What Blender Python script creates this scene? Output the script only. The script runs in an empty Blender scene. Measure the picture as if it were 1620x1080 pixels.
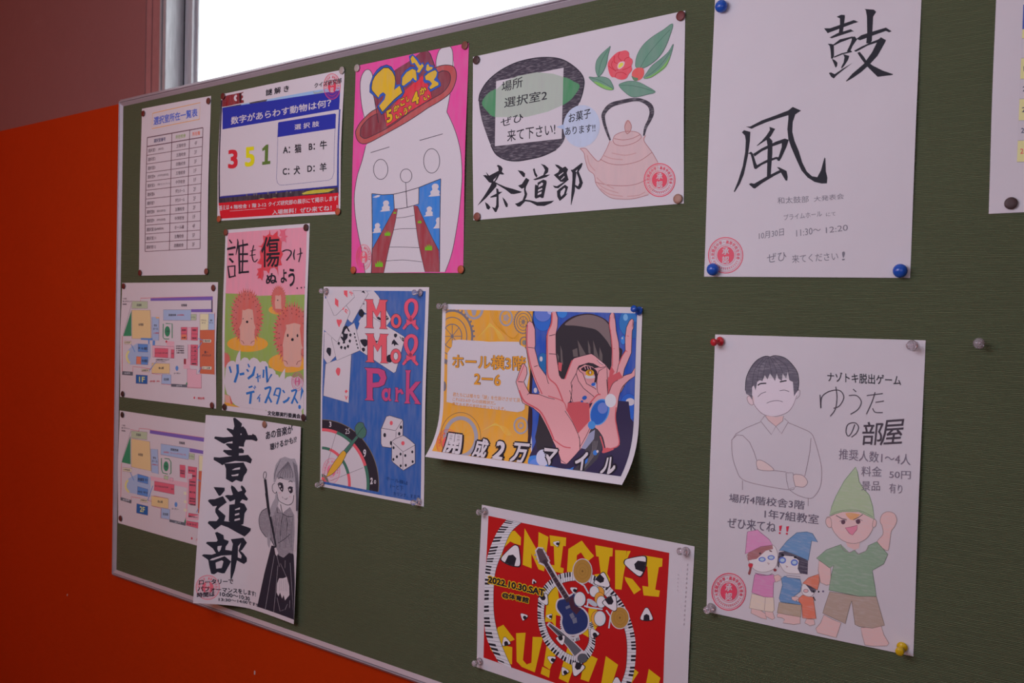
import bpy, bmesh, math, random
import numpy as np
from mathutils import Matrix, Vector
from mathutils.geometry import tessellate_polygon
random.seed(7); np.random.seed(7)
SC = bpy.context.scene
COL = SC.collection
PI = math.pi

# ------------------------------------------------------------------ camera
# board coordinates: x to the right, y down, z away from the viewer (z = 0 is the green board face)
# world coordinates: X = x, Y = z, Z = ZB - y
ZB = 1.55
FPX = 1440.2
RC = np.array([[0.797177691577435, -0.025205457417400077, 0.6032183791693116],
               [0.034547665365086244, 0.9993954555217436, -0.003896447139209225],
               [-0.6027554950965557, 0.023945947441399402, 0.7975665519140329]])
TC = np.array([-0.06783939, -0.01737714, 1.18956419])
CAM = -RC.T @ TC

def wv(v):
    return Vector((v[0], v[2], -v[1]))
cam_data = bpy.data.cameras.new('camera')
cam_data.sensor_fit = 'HORIZONTAL'; cam_data.sensor_width = 23.5
cam_data.lens = FPX / 1620 * 23.5
cam_data.clip_start = 0.01
cam = bpy.data.objects.new('camera', cam_data); COL.objects.link(cam)
r_, d_, f_ = wv(RC[0]), wv(RC[1]), wv(RC[2])
M = Matrix(((r_.x, -d_.x, -f_.x), (r_.y, -d_.y, -f_.y), (r_.z, -d_.z, -f_.z))).to_4x4()
M.translation = Vector((CAM[0], CAM[2], ZB - CAM[1]))
cam.matrix_world = M
cam_data.dof.use_dof = True
cam_data.dof.focus_distance = 1.12
cam_data.dof.aperture_fstop = 9.0
SC.camera = cam

# ------------------------------------------------------------------ sky, lights, exposure
world = bpy.data.worlds.new('overcast_sky'); SC.world = world
world.use_nodes = True
bg = world.node_tree.nodes['Background']
bg.inputs['Color'].default_value = (0.93, 0.96, 1.0, 1); bg.inputs['Strength'].default_value = 2.6

def area(name, loc, target, sx, sy, power, color):
    l = bpy.data.lights.new(name, 'AREA'); l.shape = 'RECTANGLE'; l.size = sx; l.size_y = sy
    l.energy = power; l.color = color
    o = bpy.data.objects.new(name, l); COL.objects.link(o); o.location = loc
    o.rotation_euler = (Vector(target) - Vector(loc)).to_track_quat('-Z', 'Y').to_euler()
    return o
area('main_soft_fill', (-0.05, -1.12, 1.95), (0.05, 0, 1.48), 0.8, 0.5, 8.9, (0.71, 0.70, 0.85))  # added soft lamp before the board, placed so light falls off towards its edges
area('warm_bounce_fill', (-1.7, -1.7, 1.9), (-0.5, 0, 1.5), 1.0, 0.8, 6.4, (1.0, 0.38, 0.23))  # added lamp standing in for red bounce off the orange walls
area('cool_fill_right', (1.05, -1.25, 1.75), (0.5, 0, 1.45), 0.8, 0.6, 1.9, (0.90, 0.85, 1.0))  # added cool fill lamp; no window on that side
SC.view_settings.view_transform = 'Standard'; SC.view_settings.look = 'None'
SC.view_settings.exposure = 0.0; SC.view_settings.gamma = 1.0
SC.view_settings.use_curve_mapping = False

# ------------------------------------------------------------------ materials
def lin(c):
    c = c / 255.0
    return c / 12.92 if c <= 0.04045 else ((c + 0.055) / 1.055) ** 2.4
PAPER = (0.80, 0.775, 0.80)
def nodes(name):
    m = bpy.data.materials.new(name); m.use_nodes = True
    nt = m.node_tree
    return m, nt, nt.nodes['Principled BSDF'], nt.nodes, nt.links
def surf(name, color, rough=0.6, metal=0.0, noise=0.0, nscale=8.0, bump=0.0, bscale=200.0, spec=0.5, stretch=(1, 1, 1), dark=None):
    """a procedural surface: base colour broken up by noise, with fine noise relief"""
    m, nt, b, N, L = nodes(name)
    b.inputs['Roughness'].default_value = rough; b.inputs['Metallic'].default_value = metal
    b.inputs['Specular IOR Level'].default_value = spec
    tc = N.new('ShaderNodeTexCoord'); mp = N.new('ShaderNodeMapping'); mp.inputs['Scale'].default_value = stretch
    L.new(tc.outputs['Object'], mp.inputs['Vector'])
    nz = N.new('ShaderNodeTexNoise'); nz.inputs['Scale'].default_value = nscale; nz.inputs['Detail'].default_value = 4
    L.new(mp.outputs['Vector'], nz.inputs['Vector'])
    mx = N.new('ShaderNodeMix'); mx.data_type = 'RGBA'
    c1 = dark if dark else tuple(c * (1 - noise) for c in color)
    mx.inputs[6].default_value = (*c1, 1); mx.inputs[7].default_value = (*tuple(min(1, c * (1 + noise * .5)) for c in color), 1)
    L.new(nz.outputs['Fac'], mx.inputs[0]); L.new(mx.outputs[2], b.inputs['Base Color'])
    if bump:
        n2 = N.new('ShaderNodeTexNoise'); n2.inputs['Scale'].default_value = bscale; n2.inputs['Detail'].default_value = 3
        L.new(mp.outputs['Vector'], n2.inputs['Vector'])
        bp = N.new('ShaderNodeBump'); bp.inputs['Strength'].default_value = 1.0; bp.inputs['Distance'].default_value = bump
        L.new(n2.outputs['Fac'], bp.inputs['Height']); L.new(bp.outputs['Normal'], b.inputs['Normal'])
    return m
_inks = {}
def ink(rgb, white, kind):
    """flat print colour, read against the white of its own sheet"""
    a = tuple(max(0.012, min(0.96, lin(c) / lin(w) * p)) for c, w, p in zip(rgb, white, PAPER))
    key = (tuple(round(x, 3) for x in a), kind)
    if key in _inks: return _inks[key]
    m, nt, b, N, L = nodes('ink_' + kind)
    b.inputs['Roughness'].default_value = 0.62; b.inputs['Specular IOR Level'].default_value = 0.25
    tc = N.new('ShaderNodeTexCoord'); mp = N.new('ShaderNodeMapping')
    L.new(tc.outputs['Object'], mp.inputs['Vector'])
    nz = N.new('ShaderNodeTexNoise'); nz.inputs['Detail'].default_value = 3
    L.new(mp.outputs['Vector'], nz.inputs['Vector'])
    mx = N.new('ShaderNodeMix'); mx.data_type = 'RGBA'
    rp = N.new('ShaderNodeMapRange'); L.new(nz.outputs['Fac'], rp.inputs['Value']); L.new(rp.outputs['Result'], mx.inputs[0])
    mx.inputs[6].default_value = (*a, 1)
    if kind == 'pencil':       # coloured pencil: paper grain shows between the strokes
        mp.inputs['Rotation'].default_value = (0, 0.25, 0); mp.inputs['Scale'].default_value = (.16, 1, 1)
        nz.inputs['Scale'].default_value = 750
        rp.inputs['From Min'].default_value = 0.48; rp.inputs['From Max'].default_value = 1.0
        mx.inputs[7].default_value = (*tuple(x * .45 + p * .55 for x, p in zip(a, PAPER)), 1)
    elif kind == 'wash':       # marker or watercolour: slow uneven tone
        nz.inputs['Scale'].default_value = 60; mp.inputs['Scale'].default_value = (2.2, 1, .5)
        rp.inputs['From Min'].default_value = 0.35; rp.inputs['From Max'].default_value = 0.75
        mx.inputs[7].default_value = (*tuple(x * .8 + p * .12 for x, p in zip(a, PAPER)), 1)
    else:
        nz.inputs['Scale'].default_value = 900
        mx.inputs[7].default_value = (*tuple(x * .93 for x in a), 1)
    L.new(mx.outputs[2], b.inputs['Base Color'])
    _inks[key] = m
    return m

MP = {}
def paper_mat(tint=(1, 1, 1)):
    if tint in MP: return MP[tint]
    m = surf('paper', tuple(p * t for p, t in zip(PAPER, tint)), .62, noise=.03, nscale=25, bump=.0006, bscale=14, spec=.25)
    MP[tint] = m
    return m

# ------------------------------------------------------------------ mesh helpers
def link(o, parent=None):
    COL.objects.link(o)
    if parent is not None: o.parent = parent
    return o
def obj(name, bm, m, parent=None, smooth=False):
    bmesh.ops.recalc_face_normals(bm, faces=bm.faces)
    me = bpy.data.meshes.new(name); bm.to_mesh(me); bm.free()
    for mm in (m if isinstance(m, (list, tuple)) else [m]): me.materials.append(mm)
    if smooth:
        for p in me.polygons: p.use_smooth = True
    return link(bpy.data.objects.new(name, me), parent)
def thing(name, label, cat, loc=(0, 0, 0), group=None):
    o = bpy.data.objects.new(name, None); COL.objects.link(o); o.location = loc; o.empty_display_size = .02
    o['label'] = label; o['category'] = cat
    if group: o['group'] = group
    return o
def tag(o, label, cat, group=None):
    o['label'] = label; o['category'] = cat
    if group: o['group'] = group
    return o
def struct(o):
    o['kind'] = 'structure'; return o
def box(bm, x0, x1, y0, y1, z0, z1, mi=0, bev=0):
    r = bmesh.ops.create_cube(bm, size=1)
    for v in r['verts']:
        v.co = Vector((x0 + (v.co.x + .5) * (x1 - x0), y0 + (v.co.y + .5) * (y1 - y0), z0 + (v.co.z + .5) * (z1 - z0)))
    fs = set(f for v in r['verts'] for f in v.link_faces)
    for f in fs: f.material_index = mi
    if bev:
        es = set(e for v in r['verts'] for e in v.link_edges)
        bmesh.ops.bevel(bm, geom=list(es), offset=bev, segments=2, affect='EDGES')
    return r
def lathe(bm, prof, seg=24, M=None, mi=0):
    """profile [(radius, height)] turned about the local -Y axis (height grows towards the viewer)"""
    rings = []
    for r, h in prof:
        if r < 1e-6: rings.append([bm.verts.new((0, -h, 0))])
        else: rings.append([bm.verts.new((r * math.cos(2 * PI * k / seg), -h, r * math.sin(2 * PI * k / seg))) for k in range(seg)])
    for a, b in zip(rings[:-1], rings[1:]):
        for k in range(seg):
            q = [a[k % len(a)], a[(k + 1) % len(a)], b[(k + 1) % len(b)], b[k % len(b)]]
            u = []
            for v in q:
                if v not in u: u.append(v)
            if len(u) > 2: bm.faces.new(u).material_index = mi
    return bm

# ------------------------------------------------------------------ reading positions on the board
def ray_at(px, py, z=0.0):
    d = RC.T @ np.array([(px - 810) / FPX, (py - 540) / FPX, 1.0]); k = (z - CAM[2]) / d[2]
    return (CAM + k * d)[:2]
def project(X):            # X (...,3) board coordinates -> photo pixels
    C = X @ RC.T + TC
    return np.stack([810 + FPX * C[..., 0] / C[..., 2], 540 + FPX * C[..., 1] / C[..., 2]], -1)

def catmull(P, closed=False, k=5):
    P = np.asarray(P, float); n = len(P); out = []
    if n < 3: return P
    for i in range(n if closed else n - 1):
        if closed: a, b, c, d = P[(i - 1) % n], P[i], P[(i + 1) % n], P[(i + 2) % n]
        else: a, b, c, d = P[max(i - 1, 0)], P[i], P[i + 1], P[min(i + 2, n - 1)]
        for j in range(k):
            t = j / k
            out.append(.5 * ((2 * b) + (c - a) * t + (2 * a - 5 * b + 4 * c - d) * t * t + (3 * b - a - 3 * c + d) * t ** 3))
    if not closed: out.append(P[-1])
    return np.array(out)

_txt = {}
def glyphs(s):
    key = s
    if key in _txt: return _txt[key]
    c = bpy.data.curves.new('lettering', 'FONT'); c.body = s; c.resolution_u = 3
    o = bpy.data.objects.new('lettering', c)
    me = bpy.data.meshes.new_from_object(o)
    V = np.empty(len(me.vertices) * 3); me.vertices.foreach_get('co', V); V = V.reshape(-1, 3)[:, :2]
    F = [tuple(p.vertices) for p in me.polygons]
    bpy.data.objects.remove(o); bpy.data.curves.remove(c); bpy.data.meshes.remove(me)
    lo, hi = V.min(0), V.max(0)
    _txt[key] = (V - lo, F, np.maximum(hi - lo, 1e-6))
    return _txt[key]

class Sheet:
    """one sheet of paper pinned to the board; print is laid on it as thin shapes that follow its curl"""
    def __init__(s, name, label, cat, corners, white, h=None, n=(12, 16), group=None, tint=(1, 1, 1), lift=.0015, base=.0006, px=True):
        s.white = white; s.n = n
        s.C = np.array([ray_at(c[0], c[1], -(c[2] if len(c) > 2 else base)) if px else c for c in corners])
        if h is None:
            ph = random.random() * 6
            h = lambda u, v: base + lift * (np.sin(PI * v) ** 2 * (.35 + .65 * np.cos(PI * u) ** 2) + .5 * np.sin(PI * u) ** 2 * np.cos(PI * v) ** 2) \
                + .25 * lift * np.sin(PI * u) * np.sin(PI * v) * np.sin(7 * u + 5 * v + ph)
        s.h = h
        c = s.C.mean(0)
        s.o = Vector((c[0], -.0, ZB - c[1]))
        s.root = thing(name, label, cat, s.o, group)
        s.parts = {}; s.order = []; s.k = 0; s.cur = None; s.z = (0, 0, 1); s.clip = (0, 0, 1, 1)
        nu, nv = n
        U, V = np.meshgrid(np.arange(nu + 1), np.arange(nv + 1), indexing='ij')
        s.G = s.P(U / nu, V / nv)
        e = 1e-3
        du = s.P(U / nu + e, V / nv) - s.P(U / nu - e, V / nv); dv = s.P(U / nu, V / nv + e) - s.P(U / nu, V / nv - e)
        nn = np.cross(dv, du); s.NG = nn / np.linalg.norm(nn, axis=-1, keepdims=True)      # towards the viewer (z negative)
        # the paper itself
        vs, fs = [], []
        for i in range(nu + 1):
            for j in range(nv + 1): vs.append(s.w(s.G[i, j]))
        idx = lambda i, j: i * (nv + 1) + j
        for i in range(nu):
            for j in range(nv):
                fs += [(idx(i, j), idx(i + 1, j + 1), idx(i + 1, j)), (idx(i, j), idx(i, j + 1), idx(i + 1, j + 1))]
        nf = len(vs); k0 = nf
        front = s.G.reshape(-1, 3); back = front - s.NG.reshape(-1, 3) * .0002
        vs += [s.w(x) for x in back]; fs += [tuple(nf + i for i in f[::-1]) for f in fs]
        nrm = [s.wn(x) for x in s.NG.reshape(-1, 3)] + [tuple(-q for q in s.wn(x)) for x in s.NG.reshape(-1, 3)]
        ln_ = [nrm[i] for f in fs for i in f]
        nflat = len(fs)
        ring = [idx(i, 0) for i in range(nu)] + [idx(nu, j) for j in range(nv)] + [idx(i, nv) for i in range(nu, 0, -1)] + [idx(0, j) for j in range(nv, 0, -1)]
        cen = np.array(s.w(s.G[nu // 2, nv // 2]))
        for q, p in enumerate(ring):
            r = ring[(q + 1) % len(ring)]; fs.append((p, nf + p, nf + r, r))
            dd = np.array(vs[p]) - cen; dd /= np.linalg.norm(dd); ln_ += [tuple(dd)] * 4
        me = bpy.data.meshes.new('paper'); me.from_pydata(vs, [], fs)
        me.materials.append(paper_mat(tint))
        for p in me.polygons: p.use_smooth = p.index < nflat
        me.normals_split_custom_set(ln_)
        o = link(bpy.data.objects.new('paper', me), s.root)
        s.paper = o
    def w(s, p): return (p[0] - s.o.x, p[2] - s.o.y, ZB - p[1] - s.o.z)
    def wn(s, p): return (p[0], p[2], -p[1])
    def P(s, u, v):
        u = np.asarray(u, float)[..., None]; v = np.asarray(v, float)[..., None]
        a, b, c, d = s.C
        xy = (1 - v) * ((1 - u) * a + u * b) + v * ((1 - u) * d + u * c)
        return np.concatenate([xy, -s.h(u, v)], -1)
    def inv(s, px):                     # photo pixels -> (u,v) on this sheet
        px = np.asarray(px, float); u = np.full(len(px), .5); v = np.full(len(px), .5); e = 1e-4
        for _ in range(9):
            q = project(s.P(u, v)); ju = (project(s.P(u + e, v)) - q) / e; jv = (project(s.P(u, v + e)) - q) / e
            r = px - q; det = ju[:, 0] * jv[:, 1] - jv[:, 0] * ju[:, 1]
            u = np.clip(u + (r[:, 0] * jv[:, 1] - jv[:, 0] * r[:, 1]) / det, -.4, 1.4)
            v = np.clip(v + (ju[:, 0] * r[:, 1] - r[:, 0] * ju[:, 1]) / det, -.4, 1.4)
        return np.stack([u, v], 1)
    # ---- drawing
    def part(s, name): s.cur = name; return s
    def zoom(s, ox, oy, k): s.z = (ox, oy, k); return s
    def px(s, P):
        P = np.asarray(P, float); return np.stack([s.z[0] + P[:, 0] / s.z[2], s.z[1] + P[:, 1] / s.z[2]], 1)
    def add(s, uv, faces, rgb, kind='flat'):
        s.k += 1
        c = s.clip; uv = np.stack([np.clip(uv[:, 0], c[0], c[2]), np.clip(uv[:, 1], c[1], c[3])], 1)
        s.parts.setdefault(s.cur, []).append((uv, faces, ink(rgb, s.white, kind), s.k))
    def po(s, pts, rgb, sm=False, kind='flat', k=5):
        P = catmull(pts, True, k) if sm else np.asarray(pts, float)
        uv = s.inv(s.px(P)); tri = tessellate_polygon([[Vector((a, b, 0)) for a, b in uv]]) if len(uv) > 3 else [tuple(range(len(uv)))]
        s.add(uv, [tuple(t) for t in tri], rgb, kind)
    def el(s, cx, cy, rx, ry, rgb, rot=0, kind='flat', n=28):
        t = np.arange(n) * 2 * PI / n; c, q = math.cos(math.radians(rot)), math.sin(math.radians(rot))
        x, y = rx * np.cos(t), ry * np.sin(t)
        s.po(np.stack([cx + c * x - q * y, cy + q * x + c * y], 1), rgb, False, kind)
    def elo(s, cx, cy, rx, ry, w, rgb, rot=0, a0=0, a1=360, n=32):
        t = np.radians(np.linspace(a0, a1, n)); c, q = math.cos(math.radians(rot)), math.sin(math.radians(rot))
        x, y = rx * np.cos(t), ry * np.sin(t)
        s.ln(np.stack([cx + c * x - q * y, cy + q * x + c * y], 1), w, rgb)
    def ln(s, pts, w, rgb, sm=False, closed=False, kind='flat'):
        """pen line; w in photo pixels, or one width per point"""
        P = np.asarray(pts, float); W = np.full(len(P), float(w)) if np.isscalar(w) else np.asarray(w, float)
        Q = np.concatenate([P, W[:, None]], 1)
        if sm: Q = catmull(Q, closed)
        P = s.px(Q[:, :2]); W = Q[:, 2]
        if closed: P = np.concatenate([P, P[:1]]); W = np.append(W, W[0])
        D = np.gradient(P, axis=0) if len(P) > 2 else np.repeat(P[1:] - P[:1], 2, 0)
        if closed: D[0] = D[-1] = P[1] - P[-2]
        D /= np.maximum(np.linalg.norm(D, axis=1, keepdims=True), 1e-9)
        Nn = np.stack([-D[:, 1], D[:, 0]], 1) * (W[:, None] / 2)
        A, B = s.inv(P + Nn), s.inv(P - Nn); n = len(P)
        s.add(np.concatenate([A, B]), [(i, i + 1, n + i + 1, n + i) for i in range(n - 1)], rgb, kind)
    def br(s, pts, rgb, sm=True, kind='flat'):
        """brush stroke: (x, y, width) all in zoom units"""
        P = np.asarray(pts, float); s.ln(P[:, :2], P[:, 2] / s.z[2], rgb, sm, kind=kind)
    def tx(s, t, BL, BR, TL, rgb, bold=0.0, TR=None, kind='flat'):
        V, F, sz = glyphs(t)
        Q = [BL, BR, TL] + ([TR] if TR else [])
        q = s.inv(s.px(Q)); bl, br, tl = q[:3]
        tr = q[3] if TR else tl + br - bl
        nb = 1 if bold <= 0 else (4 if bold < .05 else 8)      # heavy lettering: the glyph laid down several times, slightly shifted
        for i in range(nb):
            sh = np.zeros(2) if nb == 1 else bold * (1 + np.array([math.cos((i + .5) * 2 * PI / nb), math.sin((i + .5) * 2 * PI / nb)]))
            Q = (V + sh) / (sz + 2 * max(bold, 0) * (nb > 1)); a, b = Q[:, :1], Q[:, 1:]
            s.add((1 - b) * ((1 - a) * bl + a * br) + b * ((1 - a) * tl + a * tr), F, rgb, kind)
    def stamp(s, cx, cy, rx, ry, rgb, rot=0, w=1.0):
        s.part('stamp_mark')
        c0, q0 = math.cos(math.radians(rot)), math.sin(math.radians(rot))
        def m(r, a, dy=0): x, y = rx * r * math.cos(a), ry * r * math.sin(a); return (cx + c0 * x - q0 * y, cy + q0 * x + c0 * y)
        for r, ww in ((.975, 1.5 * w), (.885, .6 * w), (.56, .6 * w)): s.elo(cx, cy, rx * r, ry * r, ww, rgb, rot)
        s.el(cx, cy, rx * .49, ry * .49, rgb, rot)
        def g(ch, r, a, hw, hh, col, bold=0, up=None):     # one character standing radially
            ur, ut = np.array([math.cos(a), math.sin(a)]), np.array([-math.sin(a), math.cos(a)])
            if up: ur, ut, ctr = np.array([0, -1.]), np.array([1., 0]), np.array(up)
            else: ctr = ur * r
            f = lambda p: (cx + c0 * rx * p[0] - q0 * ry * p[1], cy + q0 * rx * p[0] + c0 * ry * p[1])
            s.tx(ch, f(ctr - ut * hw - ur * hh), f(ctr + ut * hw - ur * hh), f(ctr - ut * hw + ur * hh), col, bold)
        t = '大宮開成中学・高等学校生徒会'
        for i, ch in enumerate(t):
            a = math.radians(-192 + 204 * i / (len(t) - 1))
            if ch != '・': g(ch, .725, a, .085, .105, rgb, .03)
            else: s.el(*m(.725, a), rx * .025, ry * .025, rgb)
        for i in range(30):
            a = math.radians(25 + 130 * i / 29); s.ln([m(.66, a), m(.80, a + .03 * (-1) ** i)], .45 * w, rgb)
        g('承', 0, 0, .20, .20, s.white, .02, up=(0, -.23)); g('認', 0, 0, .20, .20, s.white, .02, up=(0, .25))
    def build(s):
        nu, nv = s.n
        for name, prims in s.parts.items():
            bm = bmesh.new(); mats = []; base = .00008
            for uv, faces, m, k in prims:
                if m not in mats: mats.append(m)
                mi = mats.index(m)
                vs = [bm.verts.new((a * nu, b * nv, k)) for a, b in uv]
                for f in faces:
                    try: bm.faces.new([vs[i] for i in f]).material_index = mi
                    except ValueError: pass
            big = [f for f in bm.faces if len(f.verts) > 3]
            bmesh.ops.triangulate(bm, faces=big, ngon_method='EAR_CLIP')
            bmesh.ops.dissolve_degenerate(bm, dist=1e-6, edges=bm.edges)
            planes = [((i, 0, 0), (1, 0, 0)) for i in range(1, nu)] + [((0, j, 0), (0, 1, 0)) for j in range(1, nv)] + [((k, 0, 0), (1, -1, 0)) for k in range(-nv + 1, nu)]
            for co, no in planes:
                bmesh.ops.bisect_plane(bm, geom=bm.verts[:] + bm.edges[:] + bm.faces[:], dist=1e-5, plane_co=co, plane_no=no)
            name = name.split('#')[0]
            me = bpy.data.meshes.new(name); bm.to_mesh(me); bm.free()
            n = len(me.vertices); A = np.empty(n * 3); me.vertices.foreach_get('co', A); A = A.reshape(-1, 3)
            U, V = A[:, 0], A[:, 1]
            i = np.clip(np.floor(U).astype(int), 0, nu - 1); j = np.clip(np.floor(V).astype(int), 0, nv - 1)
            a = (U - i)[:, None]; b = (V - j)[:, None]
            def interp(G):
                g00, g10, g01, g11 = G[i, j], G[i + 1, j], G[i, j + 1], G[i + 1, j + 1]
                return np.where(a >= b, g00 + a * (g10 - g00) + b * (g11 - g10), g00 + b * (g01 - g00) + a * (g11 - g01))
            Nn = interp(s.NG); Nn /= np.linalg.norm(Nn, axis=1, keepdims=True)
            X = interp(s.G) + Nn * (base + A[:, 2:3] * 1.6e-6)
            Wd = np.stack([X[:, 0] - s.o.x, X[:, 2] - s.o.y, ZB - X[:, 1] - s.o.z], 1)
            me.vertices.foreach_set('co', Wd.ravel().astype(np.float32))
            Nw = np.stack([Nn[:, 0], Nn[:, 2], -Nn[:, 1]], 1)
            for m in mats: me.materials.append(m)
            flip = me.polygons
            bm = bmesh.new(); bm.from_mesh(me)
            for f in bm.faces:
                f.normal_update()
                if f.normal.y > 0: f.normal_flip()
                f.smooth = True
            bm.to_mesh(me); bm.free()
            me.update()
            me.normals_split_custom_set_from_vertices([tuple(x) for x in Nw])
            link(bpy.data.objects.new(name, me), s.root)
# ------------------------------------------------------------------ the setting
ORANGE = surf('orange_wall_paint', (0.54, 0.041, 0.002), .6, noise=.10, nscale=3, bump=.0008, bscale=60, spec=.12)
PINK = surf('dusky_pink_wall_paint', (0.30, 0.12, 0.115), .6, noise=.08, nscale=3, bump=.0008, bscale=60, spec=.3)
ALU = surf('satin_aluminium', (0.56, 0.51, 0.55), .45, metal=.25, noise=.12, nscale=40, bump=.0002, bscale=150, stretch=(.3, 1, 1))
ALU2 = surf('dusty_window_aluminium', (0.50, 0.49, 0.51), .45, metal=.35, noise=.35, nscale=260, bump=.0002, bscale=200, stretch=(1, 1, .12))
DARKGAP = surf('dark_gap_black', (0.02, 0.02, 0.025), .7)  # near-black colour painting in the dark gaps between window frame parts
PALE = surf('pale_room_paint', (0.62, 0.58, 0.56), .7, noise=.05, nscale=3, spec=.3)
FLOORM = surf('vinyl_floor', (0.30, 0.26, 0.23), .45, noise=.2, nscale=6)

PB = ZB + .397                    # where the orange paint stops
XL, XR, YB, ZC = -2.7, 3.3, -3.3, 2.75
WX0 = float(ray_at(264.5, 10, .004)[0]); WX1 = 2.45; WZ0, WZ1 = ZB + .385, 2.60
WT = .048                          # wall thickness
def wall_front():
    bm = bmesh.new(); y0, y1 = .008, .008 + WT
    box(bm, XL, XR, y0, y1, 0, WZ0, 0)
    box(bm, XL, WX0 - .075, y0, y1, PB, WZ1, 1); box(bm, WX1 + .06, XR, y0, y1, WZ0, WZ1, 1)
    box(bm, XL, WX0 - .075, y0, y1, WZ0, PB, 0)
    box(bm, XL, XR, y0, y1, WZ1, ZC, 1)
    return struct(obj('wall_front', bm, [ORANGE, PINK]))
wall = wall_front()
CHIP = surf('chipped_plaster', (.62, .52, .50), .8, noise=.2, nscale=300)
def chip(px, py, r):
    x, y = ray_at(px, py, .008); bm = bmesh.new()
    vs = [bm.verts.new((x + r * (.6 + .5 * random.random()) * math.cos(a) * .8, .0076, ZB - y + r * (.7 + .5 * random.random()) * math.sin(a) * 1.3)) for a in np.linspace(0, 2 * PI, 10)[:-1]]
    f = bm.faces.new(vs); g = bmesh.ops.extrude_face_region(bm, geom=[f]); bmesh.ops.translate(bm, vec=(0, .0006, 0), verts=[v for v in g['geom'] if isinstance(v, bmesh.types.BMVert)])
    obj('paint_chip', bm, CHIP, wall)
chip(403, 1063.5, .0030); chip(106.5, 941, .0022)
def side_wall(name, x0, x1):
    bm = bmesh.new()
    box(bm, x0, x1, YB, .008, 0, PB, 0); box(bm, x0, x1, YB, .008, PB, ZC, 1)
    struct(obj(name, bm, [ORANGE, PINK]))
side_wall('wall_left', XL - .1, XL); side_wall('wall_right', XR, XR + .1)
bm = bmesh.new(); box(bm, XL - .1, XR + .1, YB - .1, YB, 0, ZC); struct(obj('wall_back', bm, ORANGE))
bm = bmesh.new(); box(bm, XL - .1, XR + .1, YB - .1, .008 + WT, -.1, 0); struct(obj('floor', bm, FLOORM))
bm = bmesh.new(); box(bm, XL - .1, XR + .1, YB - .1, .008 + WT, ZC, ZC + .1); struct(obj('ceiling', bm, PALE))

# window: stepped aluminium jamb, sliding sash and pane
def X(px, z): return float(ray_at(px, 60, z)[0])
wroot = struct(bpy.data.objects.new('window_1', None)); COL.objects.link(wroot)
wroot.location = ((WX0 + WX1) / 2, .05, WZ0)
def wpart(name, m, boxes, bev=.0006):
    bm = bmesh.new()
    for b_ in boxes: box(bm, *b_, bev=bev)
    o = obj(name, bm, m); o.parent = wroot; o.location = -wroot.location
    return o
zr = .0355
z0_, z1_ = WZ0 - .01, WZ1 + .01
wpart('casing', surf('pink_painted_casing', (.40, .17, .165), .5, noise=.25, nscale=50, bump=.0004, bscale=120),
      [(X(232, .006), X(240, .006), .0055, .03, z0_, z1_), (X(240, .006) + .001, X(253.5, .006), .0068, .03, z0_, z1_)])
wpart('jamb', ALU2, [(X(253.5, .003), X(256.5, .003), .001, .04, z0_, z1_), (X(259, .004), WX0, .002, zr + .02, z0_, z1_)])
wpart('jamb_dark_gap', DARKGAP, [(X(256.3, .006), X(259.5, .006), .005, .03, z0_, z1_)])  # black strip put in for the dark gap beside the lip
xs0 = WX0; xs1 = X(303.5, zr)
wpart('sash_stile', ALU2, [(X(292.3, zr), xs1, zr, zr + .011, z0_, z1_), (xs1 - .002, X(312.5, zr + .007), zr + .007, zr + .0105, z0_, z1_)])
wpart('sash_dark_gap', DARKGAP, [(xs0 + .0003, X(292.3, zr) - .0003, zr + .0015, zr + .010, z0_, z1_)])  # black strip put in for the dark gap beside the stile
wpart('sill_rail', ALU2, [(WX0, WX1, .0085, .03, WZ0 - .01, WZ0 + .003), (xs0 + .004, WX1, zr, zr + .03, WZ0 - .01, WZ0 + .004)])
wpart('head_rail', ALU2, [(WX0, WX1, .01, zr + .03, WZ1 - .03, WZ1)])
wpart('right_jamb', ALU2, [(WX1 - .03, WX1 + .06, .004, zr + .03, z0_, z1_)])
gm, nt, b_, N, L = nodes('window_glass')
b_.inputs['Base Color'].default_value = (1, 1, 1, 1); b_.inputs['Roughness'].default_value = 0.02
N.remove(b_); tr = N.new('ShaderNodeBsdfTransparent'); gl = N.new('ShaderNodeBsdfGlossy'); gl.inputs['Roughness'].default_value = .03
fr = N.new('ShaderNodeFresnel'); mxs = N.new('ShaderNodeMixShader'); nzg = N.new('ShaderNodeTexNoise'); nzg.inputs['Scale'].default_value = 4
crg = N.new('ShaderNodeMix'); crg.data_type = 'RGBA'; crg.inputs[6].default_value = (.93, .95, .95, 1); crg.inputs[7].default_value = (.98, .99, .99, 1)
L.new(nzg.outputs['Fac'], crg.inputs[0]); L.new(crg.outputs[2], tr.inputs['Color'])
ge = N.new('ShaderNodeNewGeometry'); iv = N.new('ShaderNodeMath'); iv.operation = 'SUBTRACT'; iv.inputs[0].default_value = 1.0; L.new(ge.outputs['Backfacing'], iv.inputs[1])
ml = N.new('ShaderNodeMath'); ml.operation = 'MULTIPLY'; L.new(fr.outputs[0], ml.inputs[0]); L.new(iv.outputs[0], ml.inputs[1])
L.new(ml.outputs[0], mxs.inputs[0]); L.new(tr.outputs[0], mxs.inputs[1]); L.new(gl.outputs[0], mxs.inputs[2])
L.new(mxs.outputs[0], N['Material Output'].inputs['Surface'])
wpart('pane', gm, [(xs1 + .001, WX1 - .03, zr + .0108, zr + .0145, z0_, z1_ - .03)], bev=0)

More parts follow.
